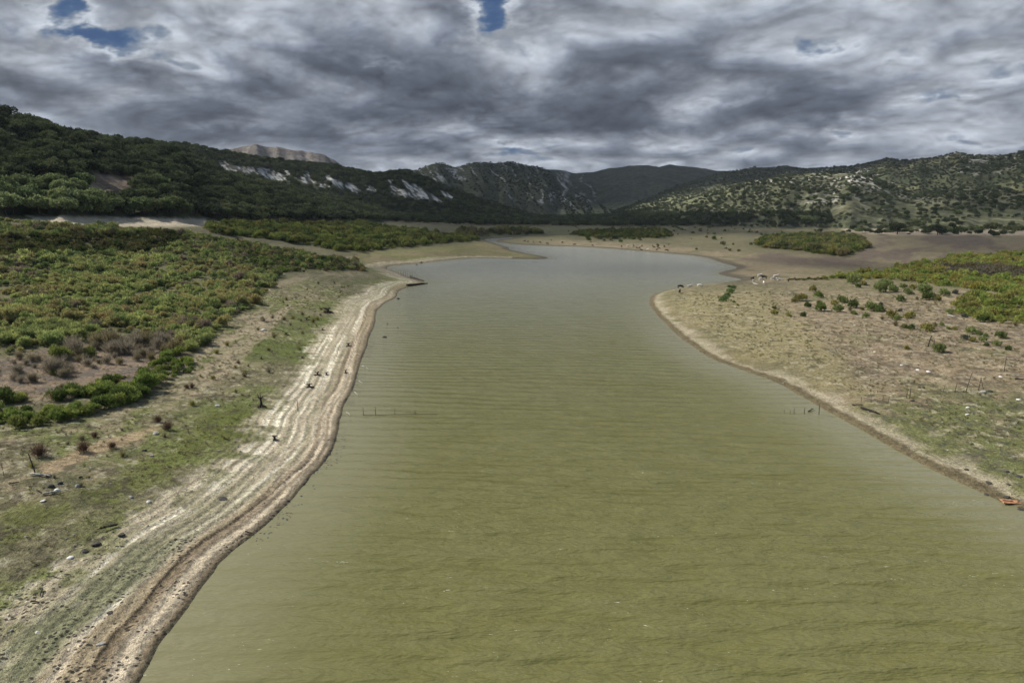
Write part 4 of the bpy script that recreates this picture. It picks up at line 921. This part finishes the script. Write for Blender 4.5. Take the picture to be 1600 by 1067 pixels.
# ------------------------------------------------------------------ cattle
def skin_mesh(name, V, E, rad, mats):
    me = bpy.data.meshes.new(name+'_sk'); me.from_pydata(V, E, []); o = bpy.data.objects.new(name+'_sk', me); COL.objects.link(o)
    md = o.modifiers.new('skin', 'SKIN'); md.use_smooth_shade = True
    for i_, sv in enumerate(me.skin_vertices[0].data): sv.radius = rad[i_] if isinstance(rad[i_], tuple) else (rad[i_], rad[i_]); sv.use_root = (i_ == 0)
    s_ = o.modifiers.new('sub', 'SUBSURF'); s_.levels = 1; s_.render_levels = 1
    dg = bpy.context.evaluated_depsgraph_get(); dg.update(); out = bpy.data.meshes.new_from_object(o.evaluated_get(dg)); out.name = name
    bpy.data.objects.remove(o); out.materials.clear(); 
    for m_ in mats: out.materials.append(m_)
    return out
def cow_skel(pose):
    # spine from rump to shoulder, x forward
    z0 = 1.05 if pose != 'lie' else .42
    V = [(-.7, 0, z0), (-.25, 0, z0-.02), (.25, 0, z0-.03), (.62, 0, z0+.02)]; rad = [(.27, .30), (.33, .34), (.34, .35), (.26, .32)]; E = [(0, 1), (1, 2), (2, 3)]
    if pose == 'graze': neck = [(.95, 0, .8), (1.12, 0, .45), (1.25, 0, .16)]
    else: neck = [(.92, 0, z0+.28), (1.15, 0, z0+.38), (1.42, 0, z0+.2)]
    for i_, (q, r_) in enumerate(zip(neck, [(.17, .2), (.13, .15), (.08, .09)])): V.append(q); rad.append(r_); E.append((3 if i_ == 0 else len(V)-2, len(V)-1))
    hd = len(V)-2
    for s_ in (-1, 1):
        h0 = V[hd]; V.append((h0[0]-.03, s_*.22, h0[2]+.06)); rad.append((.04, .05)); E.append((hd, len(V)-1))       # ears
        if pose == 'lie': fl = [(.62, s_*.24, .2), (.85, s_*.26, .1), (.6, s_*.27, .07)]; hl_ = [(-.6, s_*.3, .2), (-.3, s_*.38, .12), (-.55, s_*.4, .07)]
        else: fl = [(.6, s_*.2, .72), (.62+.08*s_, s_*.2, .4), (.6+.1*s_, s_*.2, .03)]; hl_ = [(-.68, s_*.21, .74), (-.82+.06*s_, s_*.2, .45), (-.74+.08*s_, s_*.2, .03)]
        for root, ch in ((3, fl), (0, hl_)):
            for i_, (q, r_) in enumerate(zip(ch, (.12, .075, .055))): V.append(q); rad.append(r_); E.append((root if i_ == 0 else len(V)-2, len(V)-1))
    V.append((-1.0, 0, z0+.05)); rad.append(.04); E.append((0, len(V)-1)); V.append((-1.04, 0, z0-.4)); rad.append(.04); E.append((len(V)-2, len(V)-1))
    return V, E, rad
COW = {}
for pose in ('stand', 'graze', 'lie'):
    for nm, m_ in (('dark', M_hdark), ('brown', M_hbrown), ('white', M_hwhite)): COW[pose, nm] = skin_mesh('cow', *cow_skel(pose), [m_])
def cow(px, py, col_, pose, rz, label, grp, s_=1.0):
    p = hit(px, py)
    if p is None: return
    o = new_obj('cow', COW[pose, col_]); o.location = (p[0], p[1], max(p[2], 0)); o.rotation_euler = (0, 0, rz); o.scale = (s_,)*3; tag(o, label, 'cow', grp)
g1 = 'cattle spread along the far shore'
for i_, (a, b, c_) in enumerate([(819.5,378.3,'dark'),(825,378.8,'dark'),(833.5,379.3,'brown'),(843.5,380,'dark'),(855.5,382,'dark'),(861.5,376.5,'dark'),(878.5,380.5,'dark'),(897.5,383.3,'dark'),(926,384.7,'dark'),(971,386.3,'dark')]):
    cow(a, b, c_, 'graze' if i_ % 2 else 'stand', .3+(i_*2.1) % 3, '%s cow on the far shore, %s from the left in the spread-out line' % ({'dark': 'dark', 'brown': 'red-brown'}[c_], ORD[i_]), g1, 1.25)
g2 = 'herd bunched on the far shore'
for i_, (a, b, c_) in enumerate([(981,385.5,'white'),(990,385.2,'dark'),(990.5,387,'white'),(995,388.5,'dark'),(999,389,'dark'),(1002.5,391,'dark'),(1003,385.5,'dark'),(1012.5,391.3,'white'),(1020,384.5,'dark'),(1022,387.8,'dark'),(1026,391.8,'brown'),(1027.5,386,'dark'),(1030,389.3,'dark'),(1038,386.6,'dark'),(1040.5,391.3,'dark'),(1043.8,392.8,'dark')]):
    cow(a, b, c_, ('graze', 'stand', 'lie')[i_ % 3], (i_*1.7) % 6, '%s cow in the herd bunched on the far shore, %s from the left' % ({'dark': 'dark', 'brown': 'brown', 'white': 'pale'}[c_], ORD[i_]), g2, 1.2)
g3 = 'cattle on the right point'
cow(1063,451,'dark','graze',.25,'black cow grazing at the water edge on the tip of the right point',g3,1.25)
cow(1062,458,'dark','stand',1.2,'dark cow standing just below the black one on the right point',g3,1.0)
cow(1077,448,'white','lie',.2,'white cow lying at the water edge, left of the two white ones',g3,1.1)
cow(1093.5,449.5,'white','graze',-.3,'white cow grazing near the water edge, right of the two white ones',g3,1.15)
g4 = 'cattle at the head of the inlet'
for (a, b, c_, po, rz, s_, lb) in [(1175.5,437,'dark','stand',.4,.9,'small dark cow at the left end of the inlet group'),(1177,442,'white','graze',1.0,1.1,'white cow below the small dark one at the inlet'),(1181,445,'white','lie',2.6,.9,'white calf lying low in the inlet group'),
   (1187,433.5,'white','stand',.1,1.2,'white cow at the back of the inlet group, beside the dark one'),(1194,436,'dark','stand',2.8,1.25,'dark brown cow standing at the back of the inlet group'),(1189,439.5,'white','graze',.2,1.2,'white cow in front of the dark brown one at the inlet'),
   (1193.5,445,'white','stand',1.4,1.0,'white cow standing lowest in the inlet group'),(1207.5,439,'white','graze',.4,1.3,'white cow at the left of the bright trio right of the inlet'),(1212,435,'white','stand',.1,1.3,'white cow at the top of the bright trio right of the inlet'),(1219,438,'white','lie',3,1.3,'white cow lying at the right of the bright trio'),
   (1232,441,'dark','stand',1.2,.9,'small dark cow just right of the bright trio')]: cow(a, b, c_, po, rz, lb, g4, s_)

# ------------------------------------------------------------------ light
SEL = R(42); SAZ = R(-72)      # elevation, azimuth from +Y towards +X
sund = Vector((math.cos(SEL)*math.sin(SAZ), math.cos(SEL)*math.cos(SAZ), math.sin(SEL)))
l = bpy.data.lights.new('sun', 'SUN'); l.energy = 4.8; l.angle = R(.5); l.color = (1, .95, .86); lo_ = bpy.data.objects.new('sun', l); COL.objects.link(lo_)
lo_.rotation_euler = (-sund).to_track_quat('-Z', 'Y').to_euler(); lo_.location = (-300, 0, 500)
w = bpy.data.worlds.new('World'); SC.world = w; w.use_nodes = True; nt = w.node_tree; bg = nt.nodes['Background']
sk = N(nt, 'ShaderNodeTexSky', sky_type='NISHITA', sun_disc=False, sun_elevation=SEL, sun_rotation=SAZ); sk.dust_density = 2
nt.links.new(sk.outputs[0], bg.inputs[0]); bg.inputs[1].default_value = .10

# sky backdrop: cloud deck seen from below, curved far behind the mountains
saz = np.linspace(R(-58), R(58), 1300); sel = np.concatenate([np.linspace(R(-3), R(17.5), 330), np.linspace(R(17.7), R(62), 60)])
SA, SE = np.meshgrid(saz, sel); dx = (np.cos(SE)*np.sin(SA)).ravel(); dy = (np.cos(SE)*np.cos(SA)).ravel(); dz = np.sin(SE).ravel()
uu, vv = proj(dx*1e4, dy*1e4, dz*1e4+CAMH)
def billow(x, y, o):
    q = 0; am = 1; n = 0
    for i_ in range(o):
        q = q+am*np.abs(2*vn(x+11.3*i_, y+4.7*i_)-1); n += am; am *= .55; x, y = (x*.8-y*.6)*2.05, (x*.6+y*.8)*2.05
    return 1-q/n*1.6
def deck(ox=0, oy=0, o=7):
    q = np.maximum(dz, 0)+.18; X = dx/q+ox; Y = dy/q*.95+oy
    wx = fbm(X*1.4+3, Y*1.4, 3)-.5; wy = fbm(X*1.4+31, Y*1.4+7, 3)-.5
    X = X+wx*.26; Y = Y+wy*.30
    return fbm(X*.9+1.7, Y*.9+2.3, 3, .5)*.22+fbm(X*2.6+4, Y*2.9+8, o, .47)*.46+billow(X*2.5+2, Y*2.7+5, 5)*.32-.03
d0 = deck(); dsun = deck(-.035, -.05)
t = .55+(d0-.5)*1.9; t = np.where(t < .25, .25+(t-.25)*.45, t)
px_w = (fbm(uu/70., vv/35., 5, .6)-.5); px_v = (fbm(uu/60.+40, vv/30.+9, 5, .6)-.5); brk = .55+.9*fbm(uu/38.+5, vv/16., 5, .62)
BL = [(160,54,60,14,-.85,.22),(85,8,36,12,-.6,.3),(768,12,32,36,-.95,0),(598,95,16,8,-.3,0),(1305,203,50,13,-.33,.05),(795,222,36,8,-.25,0),(1585,10,60,14,-.25,0),(1110,183,30,8,-.12,0),
 (110,95,62,24,.2,0),(320,125,120,24,.2,.1),(430,150,150,20,.2,.1),(500,70,85,32,.18,.3),(575,120,60,50,.16,.5),(700,55,120,36,.12,0),(930,140,190,45,.22,0),(1010,185,200,16,.22,-.05),(850,172,120,25,.18,0),
 (1250,132,120,22,.2,0),(1500,172,130,16,.2,0),(700,175,160,18,.16,0),(150,148,80,16,.16,0),(30,130,50,22,.16,.3),(1430,55,90,20,.12,.3),(1080,50,120,30,.12,0),(560,20,160,16,.12,0),(400,215,120,10,.12,.05),
 (830,95,65,24,-.2,0),(1278,76,24,16,-.22,.8),(180,128,44,12,-.2,0),(235,88,80,10,-.2,.2),(70,40,70,22,-.18,.2),(240,45,60,16,-.15,0),(1045,106,55,12,-.16,0),(1125,162,110,9,-.2,-.1),(340,195,80,9,-.2,.15),(800,232,140,9,-.18,0),
 (1450,85,110,22,-.14,0),(1135,228,70,9,-.2,0),(1500,225,120,10,-.18,0),(560,190,70,10,-.1,0),(1020,210,60,7,-.18,0),(470,110,60,10,-.12,.3),(1440,150,50,10,-.2,-.1),(1580,110,60,14,-.15,0),(60,170,60,10,-.12,.3)]
for (bx, by, rx, ry, am, ro) in BL:
    a = uu+px_w*110-bx; b = vv+px_v*50-by; c_, s_ = math.cos(ro), math.sin(ro); e_ = ((a*c_+b*s_)/rx)**2+((-a*s_+b*c_)/ry)**2
    t = t+am*(.72 if am > 0 else 1.0)*np.exp(-e_*.7)*brk
t = np.where(t < .22, .22+(t-.22)*np.where(SE.ravel() > R(17), .3, 1.0), t)
rel = np.clip((dsun-d0)*3.6, -.32, .36)
fine = (fbm(uu/22.+3, vv/15., 5, .55)-.5)*.20
t = t+fine
st_t = np.array([-.3, -.12, .02, .18, .38, .58, .80, 1.1]); st_c = np.array([(.05,.10,.22),(.07,.13,.25),(.21,.26,.34),(.48,.52,.58),(.335,.37,.43),(.195,.222,.272),(.102,.12,.155),(.060,.07,.092)])
SCc = np.stack([np.interp(t, st_t, st_c[:, k_]) for k_ in range(3)], 1); SCc *= (1-rel*1.1*ss(-.05, .2, t))[:, None]
hz = np.exp(-np.maximum(SE.ravel(), 0)/R(2.0)); SCc = SCc*(1-hz[:, None]*.3)+np.array([.27, .30, .35])*hz[:, None]*.3
RS = 14000; P = np.stack([dx*RS, dy*RS, dz*RS], 1); ns, ne = len(saz), len(sel)
i = (np.arange(ne-1)[:, None]*ns+np.arange(ns-1)).ravel(); Q = np.stack([i, i+1, i+1+ns, i+ns], -1)
M_sky, nt, b = newmat('cloudy_sky'); nt.nodes.remove(b); em = N(nt, 'ShaderNodeEmission'); at = N(nt, 'ShaderNodeAttribute', attribute_name='Col'); nt.links.new(at.outputs[0], em.inputs[0]); nt.links.new(em.outputs[0], nt.nodes['Material Output'].inputs[0]); em.inputs[1].default_value = .90
o = new_obj('sky', mesh_np('sky', P, Q, M_sky, True, {'Col': ('FLOAT_COLOR', np.concatenate([SCc, np.ones((len(SCc), 1))], 1))})); tag(o, kind='structure')

# unseen cloud sheet added overhead, shaped to cast the SHADE patches
CA = 1500.0; gx = np.arange(-5200, 2600, 26.0); gy = np.arange(150, 5300, 26.0); KX, KY = np.meshgrid(gx, gy); KX = KX.ravel(); KY = KY.ravel()
tx = KX.copy(); ty = KY.copy(); tz = np.full(len(KX), 20.0)
for it in range(5):
    k_ = (CA-tz)/sund.z; tx = KX-sund.x*k_; ty = KY-sund.y*k_; tz = np.clip(height(tx, ty, sd=np.full(len(tx), 60.)), 0, 500)*.7+tz*.3
uu, vv = proj(tx, ty, tz); uu = np.where(ty > 20, uu, -9999); dn = np.zeros(len(KX)); nf = fbm(KX/160., KY/160., 4)
for P_, soft, am in SHADE: dn = np.maximum(dn, am*pmask(P_, soft*.8, soft*.9, nf, uu, vv))
K = (len(gy), len(gx)); dn2 = dn.reshape(K)
for it in range(2):
    q = dn2.copy(); q[1:-1, 1:-1] = (dn2[1:-1, 1:-1]*4+dn2[:-2, 1:-1]+dn2[2:, 1:-1]+dn2[1:-1, :-2]+dn2[1:-1, 2:])/8; dn2 = q
el = (CA-CAMH)/np.hypot(KX, KY); dn = dn2.ravel()*ss(.293, .302, el*1.0)
i = (np.arange(K[0]-1)[:, None]*K[1]+np.arange(K[1]-1)).ravel(); Q = np.stack([i, i+1, i+1+K[1], i+K[1]], -1); Q = Q[(dn[Q] > .01).any(1)]
used = np.unique(Q); rem = np.zeros(len(KX), np.int64); rem[used] = np.arange(len(used))
Mc, nt, b = newmat('shadow_cloud'); tr = N(nt, 'ShaderNodeBsdfTransparent'); df = N(nt, 'ShaderNodeBsdfTranslucent'); df.inputs[0].default_value = (.8, .8, .8, 1); at = N(nt, 'ShaderNodeAttribute', attribute_name='dens')
mx = N(nt, 'ShaderNodeMixShader'); nt.links.new(at.outputs['Fac'], mx.inputs[0]); nt.links.new(tr.outputs[0], mx.inputs[1]); nt.links.new(df.outputs[0], mx.inputs[2]); nt.links.new(mx.outputs[0], nt.nodes['Material Output'].inputs[0])
o = new_obj('shadow_clouds', mesh_np('shadow_clouds', np.stack([KX[used], KY[used], CA+nf[used]*60], 1), rem[Q], Mc, True, {'dens': ('FLOAT', dn[used])})); tag(o, kind='structure')

hv = [(-7600, -300, -9), (9000, -300, -9), (9000, 8200, -9), (-7600, 8200, -9)]; hv = hv+[(a, b, 640) for a, b, c in hv]
me = py_mesh('haze', hv, [(3, 2, 1, 0), (4, 5, 6, 7), (0, 1, 5, 4), (1, 2, 6, 5), (2, 3, 7, 6), (3, 0, 4, 7)], M_leaf, False); me.materials.clear()
Mh = bpy.data.materials.new('pale_air'); Mh.use_nodes = True; nt = Mh.node_tree; nt.nodes.remove(nt.nodes['Principled BSDF']); pv = N(nt, 'ShaderNodeVolumePrincipled'); pv.inputs['Color'].default_value = (.80, .88, 1, 1); pv.inputs['Density'].default_value = 2.6e-5
nt.links.new(pv.outputs[0], nt.nodes['Material Output'].inputs['Volume']); me.materials.append(Mh); o = new_obj('haze', me); tag(o, 'thin pale air between the camera and the far mountains', 'haze', kind='stuff')
SC.cycles.volume_bounces = 0
SC.view_settings.view_transform = 'Standard'; SC.view_settings.look = 'None'; SC.view_settings.exposure = .2; SC.view_settings.gamma = 1
SC.cycles.max_bounces = 4; SC.cycles.diffuse_bounces = 2; SC.cycles.glossy_bounces = 2; SC.cycles.transparent_max_bounces = 6
